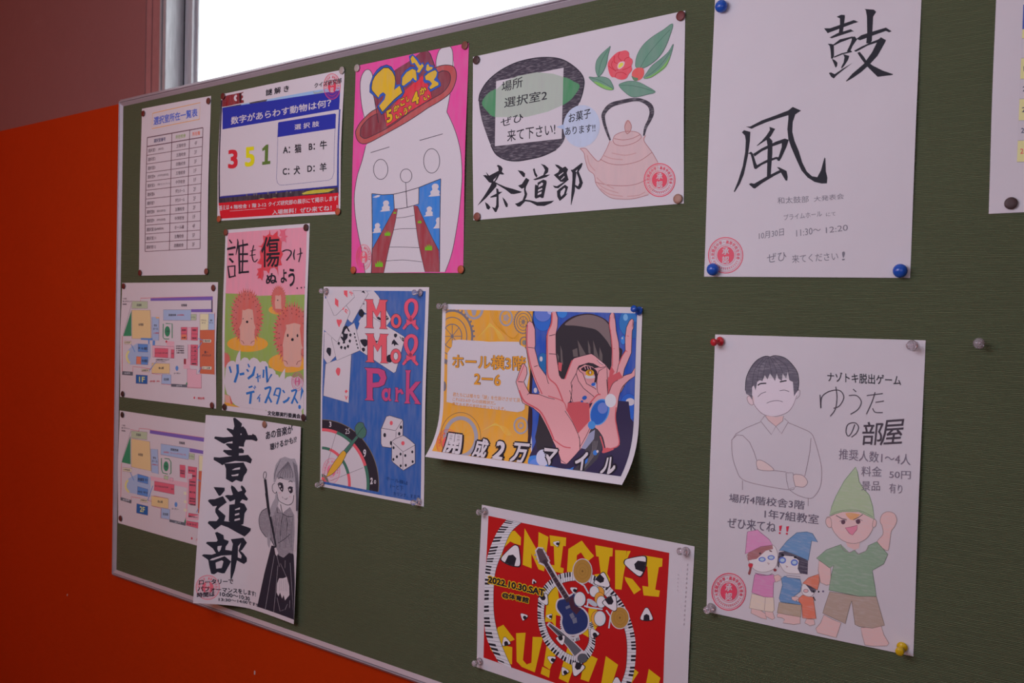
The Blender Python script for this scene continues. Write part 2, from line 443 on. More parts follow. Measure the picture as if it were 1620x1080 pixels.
# notice board: green ribbed cloth in an aluminium frame
BX0, BX1, BZ0, BZ1 = -.8405, .958, ZB - .4865, ZB + .402
fw = .0165
m, nt, b_, N, L = nodes('green_ribbed_board_cloth')
b_.inputs['Roughness'].default_value = .8; b_.inputs['Specular IOR Level'].default_value = .25
tc = N.new('ShaderNodeTexCoord'); mp = N.new('ShaderNodeMapping'); mp.inputs['Scale'].default_value = (1, 1, 1)
L.new(tc.outputs['Object'], mp.inputs[0])
wvn = N.new('ShaderNodeTexWave'); wvn.bands_direction = 'Z'; wvn.inputs['Scale'].default_value = 205; wvn.inputs['Distortion'].default_value = 3.4
wvn.inputs['Detail'].default_value = 2; wvn.inputs['Detail Scale'].default_value = 1.0
mp.inputs['Scale'].default_value = (.12, 1, 1); L.new(mp.outputs[0], wvn.inputs['Vector'])
wvn.inputs['Detail Scale'].default_value = 1.6
nz = N.new('ShaderNodeTexNoise'); nz.inputs['Scale'].default_value = 5; L.new(tc.outputs['Object'], nz.inputs['Vector'])
mx = N.new('ShaderNodeMix'); mx.data_type = 'RGBA'; mx.inputs[6].default_value = (.128, .155, .079, 1); mx.inputs[7].default_value = (.158, .192, .098, 1)
L.new(nz.outputs['Fac'], mx.inputs[0])
m2 = N.new('ShaderNodeMix'); m2.data_type = 'RGBA'; m2.blend_type = 'MULTIPLY'; m2.inputs[0].default_value = .28
L.new(mx.outputs[2], m2.inputs[6]); L.new(wvn.outputs['Fac'], m2.inputs[7]); L.new(m2.outputs[2], b_.inputs['Base Color'])
bp = N.new('ShaderNodeBump'); bp.inputs['Distance'].default_value = .0010; bp.inputs['Strength'].default_value = .7
L.new(wvn.outputs['Fac'], bp.inputs['Height']); L.new(bp.outputs['Normal'], b_.inputs['Normal'])
CLOTH = m
board = thing('notice_board', 'wide green cloth notice board in an aluminium frame, under the window on the orange wall', 'notice board', ((BX0 + BX1) / 2, .004, BZ0))
bm = bmesh.new(); box(bm, BX0 + fw - .002, BX1 - fw + .002, 0, .0075, BZ0 + fw - .002, BZ1 - fw + .002)
o = obj('cloth_panel', bm, CLOTH, board); o.location = -board.location
def frame_side(name, a, b, inward, m):
    """one mitred frame profile from corner a to corner b (x, z); the profile grows inwards"""
    prof = [(0, .0075), (0, .0030), (.0008, .0018), (.0058, -.0040), (.0068, -.0042), (.0071, -.0038), (.0073, -.0012), (.0084, -.0012), (.0085, -.0036), (.0092, -.0038), (.0158, .0012), (.0165, .0018), (.0165, .0030), (.0165, .0075)]
    bm = bmesh.new(); A = Vector((a[0], 0, a[1])); B = Vector((b[0], 0, b[1])); d = (B - A).normalized(); nI = Vector((inward[0], 0, inward[1]))
    ra = [bm.verts.new(A + nI * t + d * t + Vector((0, y, 0))) for t, y in prof]
    rb = [bm.verts.new(B + nI * t - d * t + Vector((0, y, 0))) for t, y in prof]
    n = len(prof)
    for i in range(n):
        bm.faces.new([ra[i], ra[(i + 1) % n], rb[(i + 1) % n], rb[i]])
    bm.faces.new(ra); bm.faces.new(rb[::-1])
    o = obj(name, bm, m, board); o.location = -board.location
frame_side('frame_side', (BX0, BZ1), (BX1, BZ1), (0, -1), ALU)
frame_side('frame_side', (BX0, BZ0), (BX1, BZ0), (0, 1), ALU)
frame_side('frame_side', (BX0, BZ0), (BX0, BZ1), (1, 0), ALU)
frame_side('frame_side', (BX1, BZ0), (BX1, BZ1), (-1, 0), ALU)
# ------------------------------------------------------------------ sheets
K = (34, 32, 42)
# --- drum club calligraphy
W = (184, 168, 184)
S = Sheet('poster', 'white poster with two large brush-written characters 鼓 and 風, pinned with blue pins', 'poster',
          [(.3461, -.3617), (.5540, -.3587), (.5524, -.0614), (.3431, -.0644)], W, px=False, lift=.002)
S.part('brush_lettering').zoom(1290, 0, 7.714)
for p in ([(258,205),(315,180),(358,183),(362,200),(350,300),(335,390),(285,400),(300,300),(300,225)],
 [(105,345),(180,345),(470,245),(525,268),(470,285),(150,405)], [(172,458),(270,405),(430,357),(470,383),(440,388),(200,468)],
 [(150,535),(190,535),(225,545),(228,680),(215,715),(192,715),(185,620),(175,560)],
 [(215,545),(300,480),(450,445),(490,455),(420,475),(300,520),(232,555)],
 [(440,455),(480,445),(510,480),(455,560),(430,615),(445,632),(395,640),(385,625),(430,530),(445,480)],
 [(225,690),(320,650),(440,620),(450,635),(330,665),(230,705)], [(200,715),(240,735),(270,765),(265,805),(248,828),(235,800)],
 [(340,660),(415,682),(400,730),(355,800),(320,840),(315,820),(345,760),(355,700)],
 [(165,890),(190,883),(235,905),(330,840),(452,768),(340,855),(260,920),(225,958),(190,935)],
 [(600,110),(715,118),(742,145),(705,205),(695,390),(690,500),(665,530),(620,528),(632,400),(628,200),(615,125)],
 [(500,475),(560,430),(700,385),(860,337),(932,382),(900,395),(860,378),(700,435),(545,492)],
 [(470,620),(560,570),(680,515),(770,480),(800,455),(862,490),(850,520),(760,680),(660,790),(560,880),(460,950),(380,995),(372,990),(450,900),(590,780),(690,640),(750,520),(640,555),(540,610),(495,632)],
 [(540,632),(590,690),(625,745),(700,800),(820,860),(950,905),(940,915),(760,938),(700,880),(630,810),(560,720),(512,645)]): S.po(p, K)
S.zoom(1150, 160, 7.2)
for p in ([(170,355),(195,330),(268,350),(262,450),(240,620),(195,830),(150,940),(90,1035),(78,1030),(130,900),(180,740),(208,580),(215,450),(205,390)],
 [(218,290),(265,288),(400,218),(560,160),(700,105),(750,65),(845,108),(780,150),(750,240),(745,350),(770,450),(820,570),(860,700),(910,800),(970,855),(1030,865),(1070,790),(1112,640),(1122,650),(1128,800),(1145,870),(1140,935),(1080,938),(1000,920),(920,870),(850,790),(790,660),(730,520),(700,430),(688,320),(700,200),(700,160),(600,190),(450,240),(330,290),(282,315)],
 [(485,292),(550,315),(500,400),(470,430),(345,510),(340,505),(400,450),(450,390),(490,330)],
 [(450,430),(485,415),(518,450),(518,600),(505,760),(500,850),(455,870),(460,700),(465,520)],
 [(240,595),(275,575),(300,600),(330,700),(345,730),(330,775),(310,765),(285,660),(270,605)],
 [(300,600),(400,535),(560,460),(660,425),(705,440),(690,480),(620,480),(520,515),(400,570),(315,630)],
 [(625,450),(705,440),(680,520),(625,640),(600,682),(575,678),(600,600),(625,520)],
 [(330,735),(450,670),(560,635),(610,640),(600,680),(560,660),(480,690),(400,725),(330,775)],
 [(250,945),(275,932),(310,940),(450,860),(600,785),(640,800),(540,850),(400,935),(320,995),(300,990)],
 [(568,748),(600,755),(680,795),(692,860),(688,905),(670,905),(630,840),(600,785)]): S.po(p, K)
S.part('pen_lettering').zoom(1110, 290, 6.75); g = (112, 102, 118)
for t, a, b, c in (('和太鼓部', (812,220),(1145,203),(808,150)), ('大発表会', (1200,198),(1520,165),(1198,140)), ('プライムホール', (880,395),(1285,352),(876,335)),
    ('にて', (1330,352),(1432,342),(1328,315)), ('10月30日', (612,600),(878,555),(612,525)), ('11:30～', (1012,568),(1272,530),(1010,498)), ('12:20', (1328,532),(1562,502),(1326,470)),
    ('ぜひ', (700,852),(905,822),(698,755)), ('来てください', (968,852),(1460,820),(962,765)), ('!', (1498,822),(1530,820),(1500,728))): S.tx(t, a, b, c, g)
S.stamp(257, 767, 188, 195, (222, 78, 100))
S.build()

# --- tea ceremony club
W = (196, 176, 190)
S = Sheet('poster', 'tea club poster with a black bowl, a kettle and a red camellia', 'poster',
          [(748.3, 90), (1084, 16.7), (1081.7, 321.7), (749, 348.3)], W, n=(16, 12))
S.part('brush_lettering').zoom(750, 240, 9)
for p in ([(128,335),(170,330),(190,345),(170,288),(215,340),(350,270),(345,225),(325,200),(340,185),(385,205),(408,240),(395,285),(432,318),(410,325),(365,320),(330,390),(300,430),(345,455),(450,500),(560,530),(682,570),(660,585),(570,603),(525,600),(450,540),(320,460),(320,490),(260,560),(170,660),(50,768),(60,750),(150,620),(230,490),(250,445),(215,435),(160,370)],
 [(315,520),(345,530),(352,570),(405,570),(350,610),(352,780),(320,855),(300,860),(270,815),(255,785),(300,800),(315,760),(320,640),(235,655),(232,640),(320,595)],
 [(155,715),(200,745),(235,790),(210,825),(180,810)], [(402,645),(440,680),(482,745),(478,785),(455,790),(432,740)],
 [(620,262),(690,275),(728,310),(722,358),(700,360),(665,320)],
 [(740,370),(788,400),(770,440),(740,500),(735,540),(758,600),(745,650),(725,680),(800,690),(900,715),(1040,705),(1142,695),(1100,730),(1000,772),(900,770),(800,715),(730,705),(655,780),(620,780),(582,738),(620,730),(690,690),(720,610),(710,540),(715,510),(680,528),(625,483),(680,460)],
 [(838,250),(860,232),(880,300),(905,340),(890,370),(860,330)],
 [(950,172),(1010,190),(1060,235),(1055,290),(1010,330),(1085,325),(1030,360),(950,385),(870,405),(838,395),(900,370),(985,330),(1010,260),(985,210)],
 [(905,440),(985,395),(1030,410),(1035,440),(1010,560),(990,655),(965,660),(940,645),(880,668),(862,650),(865,500),(872,465),(905,480)],
 [(1150,178),(1200,190),(1260,230),(1300,208),(1340,250),(1320,300),(1345,400),(1270,430),(1230,425),(1180,375),(1135,330),(1200,290),(1215,250),(1175,215)],
 [(1120,480),(1180,490),(1350,385),(1345,400),(1200,520),(1150,515)],
 [(1210,530),(1295,468),(1340,500),(1310,600),(1335,590),(1290,645),(1220,700),(1185,640),(1180,560)],
 [(1375,258),(1405,255),(1460,290),(1445,400),(1435,560),(1400,700),(1385,760),(1378,750),(1385,600),(1400,400),(1400,300)],
 [(1400,260),(1530,160),(1548,165),(1530,220),(1490,280),(1530,380),(1550,440),(1530,500),(1500,538),(1470,530),(1430,490),(1440,470),(1480,490),(1500,440),(1490,380),(1460,300),(1475,250),(1420,300)]): S.po(p, K)
for p in ([(918,475),(962,438),(985,448),(975,478),(918,508)], [(912,540),(968,515),(972,535),(912,568)], [(910,588),(962,565),(958,598),(905,618)],
 [(1235,560),(1290,510),(1300,530),(1280,600),(1240,640),(1228,600)], [(275,400),(310,370),(325,345),(300,400),(280,425)], [(895,300),(912,250),(925,262),(908,325)],
 [(1205,335),(1270,290),(1275,300),(1212,350)], [(1235,395),(1285,345),(1290,360),(1245,400)]): S.po(p, W)
S.part('tea_bowl_drawing').zoom(750, 80, 6)
S.po([(45,480),(60,400),(130,290),(250,190),(400,115),(560,75),(700,65),(820,80),(920,130),(1010,210),(1045,290),(1030,400),(1000,490),(950,600),(880,750),(850,860),(780,940),(650,1000),(500,1035),(400,1048),(300,1035),(210,985),(160,900),(110,770),(70,640)], (62,52,66), True, 'pencil')
S.ln([(45,480),(60,400),(130,290),(250,190),(400,115),(560,75),(700,65),(820,80),(920,130),(1010,210),(1045,290),(1030,400),(1000,490)], 1.6, (45,40,52), True)
S.ln([(160,900),(210,985),(300,1035),(400,1048),(500,1035),(650,1000),(780,940)], 1.6, (45,40,52), True)
S.po([(75,495),(130,410),(205,365),(400,290),(600,235),(850,252),(940,290),(1003,335),(950,430),(880,495),(750,560),(500,640),(210,632),(120,570)], (70,125,88), True, 'wash')
S.po([(210,290),(850,162),(832,835),(198,908)], W)
S.po([(208,372),(300,290),(420,240),(600,205),(750,220),(848,250),(836,520),(700,580),(500,630),(201,632)], (163,162,158), False, 'wash')
for t, a, b, c in (('場所', (262,398),(462,345),(262,300)), ('選択室2', (285,545),(692,470),(290,448)), ('ぜひ', (255,728),(470,668),(250,650)), ('来て下さい!', (315,868),(772,800),(315,755))): S.tx(t, a, b, c, K, .008)
S.part('speech_bubble').zoom(880, 140, 5.686)
S.el(228, 338, 165, 190, (178,176,205), 8, 'wash'); S.po([(0,345),(70,322),(75,370)], (160,165,200))
S.tx('お菓子', (112,312),(312,262),(112,225), K, .012); S.tx('あります!!', (80,422),(352,388),(80,350), K, .012)
S.part('kettle_drawing')
S.po([(400,640),(440,570),(480,480),(510,465),(530,420),(600,390),(680,385),(740,400),(770,440),(805,420),(790,470),(860,570),(915,665),(925,780),(900,890),(830,955),(700,990),(600,995),(500,985),(420,935),(360,860),(340,775),(290,730),(262,640),(250,580),(215,540),(265,540),(310,590),(380,655)], (200,160,168), False, 'wash')
S.el(645, 345, 32, 62, (192,142,146), 0, 'wash')
c = (165,100,105)
for p in ([(215,540),(265,540),(310,590),(380,655),(440,570),(480,480),(480,460)], [(215,540),(250,580),(262,640),(290,730),(340,775),(360,860),(420,935),(500,985),(600,995),(700,990),(830,955)],
    [(805,420),(790,470),(860,570),(915,665)], [(395,635),(480,675),(600,685),(750,650),(860,575)], [(350,840),(450,865),(600,875),(720,860),(810,820)],
    [(510,465),(530,420),(600,390),(680,385),(740,400),(765,440),(700,490),(600,515),(530,500),(510,465)], [(520,450),(600,462),(680,450),(755,415)], [(645,285),(618,340),(625,390),(640,410)], [(645,285),(675,330),(668,380),(640,410)]): S.ln(p, .9, c, True)
for p in ([(365,800),(420,850),(520,900)],[(370,850),(440,900),(560,940)],[(400,900),(480,950),(600,970)],[(420,600),(500,630),(600,640)],[(640,970),(740,960),(800,930)],[(280,600),(300,680),(350,740)],[(500,580),(620,600),(720,580)]): S.ln(p, 1.6, (190,140,146), True)
S.br([(485,465,16),(450,370,24),(428,290,28),(428,225,34),(490,152,40),(600,118,36),(700,100,32),(770,108,32),(840,150,42),(860,215,42),(838,285,32),(805,350,26),(788,425,14)], (58,50,62), kind='pencil')
S.stamp(930, 823, 142, 152, (222, 70, 92))
S.part('camellia_drawing').zoom(920, 20, 7.714)
gr, gl_, dk = (100,132,118), (122,168,84), (70,98,90)
def leaf(pts, vein=None, low=None):
    S.po(pts, gr, True, 'wash')
    if low: S.po(low, gl_, True, 'wash')
    S.ln(pts, .7, dk, True, closed=True)
    if vein: S.ln(vein, .7, dk, True)
leaf([(352,415),(330,430),(240,510),(185,590),(172,680),(185,745),(210,780),(260,730),(305,630),(325,520)], [(335,440),(260,560),(225,660),(208,775)])
leaf([(1115,138),(1000,210),(860,300),(750,400),(680,520),(660,620),(670,670),(740,680),(830,640),(930,560),(1010,450),(1070,310)], [(1080,210),(930,370),(800,530),(720,670)])
leaf([(1122,385),(1060,480),(960,570),(860,650),(800,730),(762,800),(850,790),(950,720),(1030,650),(1080,550)], [(1100,450),(1000,600),(880,720),(790,780)], [(765,800),(850,770),(950,700),(1040,600),(1085,520),(1040,650),(950,730),(850,790)])
leaf([(92,788),(160,790),(240,782),(320,800),(365,850),(392,935),(310,940),(220,900),(150,850)], [(100,790),(200,820),(300,870),(390,935)], [(150,845),(200,850),(290,890),(392,935),(310,940),(220,900)])
leaf([(458,888),(520,850),(600,835),(700,850),(800,900),(902,968),(800,1000),(700,1025),(620,1028),(540,980)], [(458,888),(600,890),(750,920),(895,965)])
rd = (228,72,88)
S.po([(320,640),(335,590),(385,530),(440,485),(490,470),(545,462),(580,490),(585,540),(620,570),(625,610),(610,650),(618,700),(580,750),(550,800),(500,818),(450,812),(405,790),(370,785),(340,740)], rd, True, 'wash')
for p in ([(405,530),(400,600),(440,620)],[(585,545),(540,560),(520,600)],[(330,650),(400,700),(450,700)],[(610,650),(560,680),(500,700)],[(410,790),(430,740),(500,730),(550,760)],[(470,480),(450,540),(490,590)],[(380,590),(370,650),(420,720)]): S.ln(p, 1.1, (196,45,62), True)
S.po([(440,650),(460,610),(510,595),(530,610),(510,660),(465,690),(445,680)], (225,170,185), True); S.po([(450,660),(470,620),(505,612),(510,640),(470,675)], (222,200,80), True)
S.po([(615,760),(630,710),(680,675),(750,680),(765,740),(740,800),(690,828),(640,820)], (230,82,82), True, 'wash')
S.po([(612,775),(650,790),(690,800),(680,832),(640,828)], (100,120,95), True)
S.build()
# --- hedgehog poster
W = (200, 172, 182)
S = Sheet('poster', 'poster of three red hedgehogs on a green field under a pink sky with blue lettering', 'poster',
          [(356.8, 363.6), (489.9, 353.2), (484.2, 665.8), (351.4, 648.5)], W, lift=.0025)
S.clip = (.03, .018, .972, .972)
S.part('painted_field')
S.zoom(350, 350, 8.31); S.po([(40,100),(1180,30),(1140,1100),(30,1100)], (218,128,148), kind='wash')
S.zoom(345, 440, 7.714)
S.po([(40,185),(260,190),(500,214),(700,210),(1110,198),(1110,1800),(40,1800)], (136,146,72), kind='wash')
def spiky(cx, cy, rx, ry, n, rgb, jag=.13):
    pts = []
    for i in range(n * 2):
        a = PI * i / n; r = (1 + jag * (.8 + .5 * random.random())) if i % 2 else 1 - jag * .3
        pts.append((cx + rx * r * math.cos(a), cy + ry * r * math.sin(a)))
    S.po(pts, rgb, kind='wash')
def quills(cx, cy, rx, ry, rings, rgb, sz):
    for f in rings:
        n = int(26 * f)
        for i in range(n):
            a = 2 * PI * (i + .5 * random.random()) / n
            if math.sin(a) > .85: continue
            x, y = cx + rx * f * math.cos(a), cy + ry * f * math.sin(a); d = np.array([math.cos(a), math.sin(a)]); t = np.array([-d[1], d[0]])
            S.po([(x - t[0] * sz * .35, y - t[1] * sz * .35), (x + d[0] * sz, y + d[1] * sz), (x + t[0] * sz * .35, y + t[1] * sz * .35), (x + d[0] * sz * .5, y + d[1] * sz * .5)], rgb)
fur, fd, skin, og = (196,88,82), (120,44,50), (205,140,130), (230,138,46)
S.part('hedgehog#1')
S.el(735, 385, 118, 58, og, kind='wash'); spiky(738, 262, 84, 160, 30, fur, .16); quills(738, 262, 84, 155, (.9,), (150,60,60), 16)
S.po([(698,212),(720,208),(740,215),(765,200),(772,240),(770,300),(775,375),(700,372),(692,300),(700,250)], skin); S.el(729, 268, 7, 8, K)
S.part('hedgehog#2')
S.el(360, 800, 250, 98, og, kind='wash'); spiky(352, 470, 178, 310, 44, fur, .17); quills(352, 470, 178, 310, (.95, .82, .68), fd, 26)
S.po([(300,390),(318,392),(370,374),(415,384),(425,400),(435,480),(440,540),(458,605),(445,640),(442,810),(360,818),(278,800),(270,640),(260,605),(290,530)], skin, True, 'wash')
S.el(356, 532, 15, 15, K); S.ln([(302,500),(312,488)], 1, K); S.ln([(402,488),(415,498)], 1, K); S.ln([(280,760),(300,770),(318,800)], .7, fd, True); S.ln([(445,765),(415,775),(400,800)], .7, fd, True)
S.part('hedgehog#3')
S.el(860, 1030, 245, 120, og, kind='wash'); spiky(905, 680, 205, 340, 46, fur, .17); quills(905, 680, 205, 340, (.97, .85, .7), fd, 30)
S.po([(832,570),(855,565),(930,548),(985,560),(1008,570),(1000,620),(1010,700),(1018,800),(1036,855),(1015,880),(1010,1070),(900,1078),(808,1060),(795,850),(790,820),(815,680),(835,620)], skin, True, 'wash')
S.el(909, 748, 17, 18, K); S.el(852, 698, 10, 20, K); S.el(971, 700, 10, 20, K); S.ln([(800,1005),(835,1015),(850,1050)], .8, fd, True); S.ln([(1010,1005),(975,1020),(960,1055)], .8, fd, True)
S.zoom(345, 560, 9.82)
S.part('hedgehog#4'); spiky(95, 90, 90, 110, 22, fur, .2); S.po([(90,620),(160,640),(185,650),(215,720),(235,790),(120,800)], skin, kind='wash'); S.po([(180,645),(195,650),(235,790),(205,810)], fur)
S.po([(90,745),(160,755),(250,790),(340,825),(360,862),(90,858)], og, kind='wash')
S.part('speech_bubble')
S.po([(120,240),(130,180),(160,130),(200,105),(250,105),(272,130),(285,60),(310,-10),(350,-71),(350,110),(375,70),(410,50),(460,60),(490,100),(520,65),(560,52),(610,75),(655,130),(690,108),(740,112),(780,160),(790,215),(850,225),(890,265),(898,310),(935,325),(955,368),(990,300),(1045,215),(1040,390),(1070,355),(1130,340),(1180,365),(1250,345),(1310,395),(1358,440),(1365,840),(1300,880),(1310,1020),(900,985),(60,880),(350,880),(345,840),(270,790),(220,740),(190,650),(140,620),(110,500),(100,430),(115,300)], W)
S.po([(1310,880),(1365,850),(1365,1020),(1320,1020)], (160,172,110))
for x, y in ((548,880),(748,895),(1345,390)): S.po([(x-12,y+12),(x,y-30),(x+12,y+12)], (136,146,72))
S.stamp(1235, 425, 92, 150, (190, 90, 125), w=.5)
S.part('brush_lettering')
b = (44, 98, 166)
for p in ([(180,190,30),(208,290,26)], [(305,158,40),(312,280,38),(262,440,38)], [(338,315,38),(412,300,38)], [(468,150,20),(492,205,26)], [(448,235,25),(478,272,27)], [(580,190,24),(545,320,44),(466,382,36)],
    [(590,368,22),(665,330,22),(650,378,20)], [(615,300,20),(628,435,20)], [(712,240,27),(706,368,27)], [(750,188,32),(770,440,38),(838,310,26)],
    [(478,518,26),(540,498,26)], [(558,510,14),(575,545,14)], [(572,488,14),(588,525,14)], [(440,612,36),(568,580,34)], [(518,600,32),(500,772,36)], [(660,622,12),(612,698,20)], [(648,670,20),(645,742,20)],
    [(725,540,36),(815,515,32),(800,600,28),(735,760,34)], [(785,650,26),(835,750,30)], [(900,535,28),(968,540,28),(955,640,28),(915,778,28)], [(905,535,22),(868,645,26)], [(885,628,20),(950,655,20)],
    [(1008,556,24),(1038,602,24)], [(1112,668,28),(1080,715,36),(1015,752,38)], [(1140,575,34),(1215,556,30),(1205,620,26),(1145,770,30)], [(1190,670,24),(1242,765,26)]): S.br(p, b, sm=len(p) > 3)
S.po([(1298,498),(1352,572),(1280,722)], b); S.el(1270, 820, 21, 33, b)
S.zoom(350, 350, 8.31)
S.po([(550,185),(590,195),(632,165),(640,90),(650,175),(680,185),(745,125),(745,190),(790,235),(800,270),(790,380),(815,430),(780,500),(800,575),(745,585),(755,720),(735,640),(700,605),(650,620),(625,690),(600,650),(555,645),(560,700),(540,780),(515,745),(480,755),(495,710),(465,715),(490,660),(475,625),(530,610),(535,570),(475,550),(520,480),(510,400),(535,345),(483,325),(530,320),(560,265)], (208,48,62), kind='wash')
S.po([(770,85),(790,115),(830,115),(870,78),(840,130),(845,185),(880,195),(850,215),(860,285),(830,260),(795,265),(770,230),(800,205),(765,190),(785,150)], (214,82,106), kind='wash')
for p in ([(108,240,14),(142,288,20)], [(68,365,30),(192,340,30)], [(100,436,26),(166,434,24)], [(108,485,24),(160,540,28)], [(90,590,14),(112,745,22)], [(85,595,16),(188,585,16)], [(182,580,16),(180,720,16)], [(110,735,18),(195,715,16)],
    [(215,232,8),(222,300,20),(195,440,6)], [(235,330,22),(245,690,24)], [(285,240,10),(288,320,16)], [(215,330,24),(355,300,28)], [(235,432,24),(355,430,26)], [(235,528,22),(355,522,26)], [(230,675,22),(368,662,26)], [(290,320,18),(278,670,18)],
    [(430,312,12),(408,420,14),(420,505,14),(445,532,13),(482,498,10)], [(385,392,10),(455,372,11)], [(378,450,10),(455,436,11)], [(805,398,18),(860,376,16),(915,390,18),(918,435,18),(860,515,18)],
    [(968,368,8),(955,440,18),(965,505,12)], [(1000,436,10),(1072,415,13)], [(1042,348,12),(1045,430,15),(1022,535,12)]): S.br(p, K, sm=len(p) > 2)
S.tx('傷', (528,612), (772,600), (528,208), K, .012)
S.tx('ぬ', (590,830), (737,812), (590,690), K, .03); S.tx('よ', (785,815), (865,806), (785,632), K, .03); S.tx('う', (885,862), (970,855), (885,620), K, .03)
for x, y in ((1002,878),(1056,872),(1102,868)): S.el(x, y, 9, 11, K)
S.clip = (0, 0, 1, 1); S.part('pen_lettering').zoom(345, 560, 9.82); S.tx('文化祭実行委員会', (770,950), (1285,1004), (772,876), K, .04)
S.build()

# --- calligraphy club poster, held by a single pin and peeling off on its left side
W = (186, 160, 166)
def hs(u, v):
    v = np.clip(v, 0, 1)
    l = np.clip((.46 - u) / .46, 0, 1); r = np.clip((u - .5) / .5, 0, 1)
    return .0022 + (.0225 + .0165 * v) * l ** 1.6 + (.0022 + .005 * v ** 1.5) * r ** 1.5 + .0012 * v
S = Sheet('poster', 'calligraphy club poster with 書道部 in heavy black brush and a girl holding a giant brush', 'poster',
          [(-.5185, .155), (-.3065, .157), (-.3065, .4556), (-.5185, .4604)], W, h=hs, n=(22, 14), px=False)
S.stamp_done = False
S.zoom(300, 760, 5.4); S.stamp(155, 912, 103, 106, (205, 84, 98), w=.7)
S.part('brush_lettering').zoom(300, 650, 8.308)
S.po([(572,95),(595,85),(640,120),(690,165),(680,210),(705,200),(740,240),(770,315),(820,315),(830,298),(870,320),(897,375),(880,398),(820,378),(740,378),(720,420),(715,470),(650,462),(648,490),(690,488),(715,515),(712,552),(650,553),(648,585),(770,575),(822,635),(805,690),(740,665),(600,655),(470,685),(430,712),(400,690),(315,640),(318,605),(400,610),(565,590),(510,582),(440,530),(450,508),(500,512),(560,508),(530,490),(473,438),(490,424),(565,425),(565,395),(500,410),(455,430),(420,415),(322,358),(335,333),(450,345),(572,335),(560,310),(487,240),(495,222),(575,245),(590,200)], K)
S.po([(455,690),(560,685),(710,675),(760,770),(750,805),(715,850),(695,920),(675,928),(610,905),(560,938),(520,915),(478,890),(480,760)], K)
for p in ([(555,775),(600,750),(665,738),(662,765),(610,772)], [(548,840),(590,835),(645,822),(638,850),(560,857)], [(668,300),(680,292),(684,308),(674,316)]): S.po(p, W)
S.zoom(300, 760, 5.4)
for p in ([(205,55),(225,55),(300,60),(300,85),(265,128),(250,130)],
    [(155,172),(170,160),(215,158),(285,132),(318,185),(262,225),(245,245),(308,300),(295,345),(340,350),(400,365),(440,378),(525,408),(520,430),(470,478),(400,440),(330,400),(270,378),(215,420),(155,362),(165,345),(230,345),(250,320),(220,270),(220,240),(235,215),(200,220),(180,200)],
    [(300,130),(320,122),(360,125),(370,118),(352,60),(358,38),(385,55),(415,95),(450,85),(437,55),(445,38),(470,60),(485,90),(470,115),(500,155),(490,172),(450,160),(430,185),(470,200),(492,245),(470,280),(460,370),(440,378),(360,360),(335,345),(340,205),(385,200),(390,160),(345,180),(325,155)],
    [(217,445),(235,437),(290,465),(295,500),(335,515),(330,535),(310,560),(305,590),(340,595),(360,600),(365,635),(270,640),(190,665),(165,685),(150,670),(105,640),(120,628),(190,632),(225,620),(200,580),(140,535),(150,522),(230,522),(240,510),(230,480)],
    [(160,680),(200,680),(300,645),(355,690),(325,745),(300,790),(280,792),(240,780),(210,800),(185,795),(170,740)],
    [(352,500),(420,492),(460,487),(490,530),(450,590),(435,600),(460,620),(490,660),(490,690),(465,712),(440,700),(405,680),(385,770),(360,840),(350,840),(350,770),(360,600),(370,540)]): S.po(p, K)
for p in ([(388,245),(430,228),(430,245),(390,252)], [(388,285),(425,275),(425,290),(388,300)], [(385,330),(430,318),(430,335),(385,345)], [(240,560),(275,555),(265,590),(250,610),(238,585)], [(222,700),(275,680),(290,690),(275,745),(228,752)], [(415,560),(440,530),(428,570),(418,600),(445,640),(440,665),(412,655)]): S.po(p, W)
S.part('pen_lettering')
S.tx('ロータリーで', (80,890), (374,882), (80,845), K, .03)
S.tx('パフォーマンスをします!', (68,946), (566,992), (68,902), K, .03); S.tx('時間は', (62,1000), (215,988), (62,956), K, .04)
S.tx('10:00～10:30', (258,985), (515,1028), (258,950), K, .03); S.tx('13:30～14:00です!!', (248,1028), (582,1078), (248,998), K, .03)
S.zoom(400, 660, 6.755); S.tx('あの音楽が', (140,242), (430,172), (138,148), K, .03); S.tx('聴けるかも!?', (185,356), (470,268), (182,282), K, .03)
S.part('girl_drawing'); hg, hd = (142,124,132), (70,60,70)
S.zoom(390, 780, 4.91)
S.po([(235,20),(205,70),(185,120),(165,220),(160,330),(165,400),(178,425),(190,360),(215,250),(240,120)], hg, kind='pencil')
S.po([(345,10),(400,-20),(405,60),(392,300),(385,450),(350,475),(340,300),(350,100)], (176,150,155), kind='pencil')
S.po([(165,113),(120,140),(98,200),(110,280),(155,342),(178,300),(185,150)], (126,108,116), True, 'pencil'); S.ln([(165,113),(120,140),(98,200),(110,280),(155,342)], .9, K, True)
S.po([(235,88),(195,125),(180,200),(185,350),(215,400),(250,490),(290,502),(335,462),(365,475),(375,300),(372,170),(330,90),(280,160)], (126,108,116), kind='pencil')
S.po([(268,85),(285,150),(340,105),(335,88)], W)
for p in ([(235,88),(240,150),(280,158),(265,85)], [(280,158),(320,182),(360,180)], [(250,385),(290,360),(340,318)], [(262,330),(270,240),(285,165)], [(310,300),(318,240),(310,185)], [(185,350),(215,405)], [(250,490),(290,502),(335,462),(365,475)]): S.ln(p, .9, K)
for i in range(16): x = 195 + i * 11; S.ln([(x, 170 + (i % 3) * 25), (x - 12, 330 + (i % 4) * 30)], .5, hd)
S.po([(195,405),(232,412),(250,480),(290,502),(335,465),(368,478),(376,700),(384,986),(300,955),(84,880),(140,620)], (42,34,44))
for p in ([(218,480),(180,700),(146,905)], [(245,560),(228,760),(212,925)], [(302,520),(300,580)], [(340,540),(355,760),(372,975)], [(236,480),(258,570)], [(265,545),(312,650)], [(238,810),(262,915),(290,905)], [(320,860),(300,905)], [(338,830),(336,890)]): S.ln(p, .5, (150,130,138))
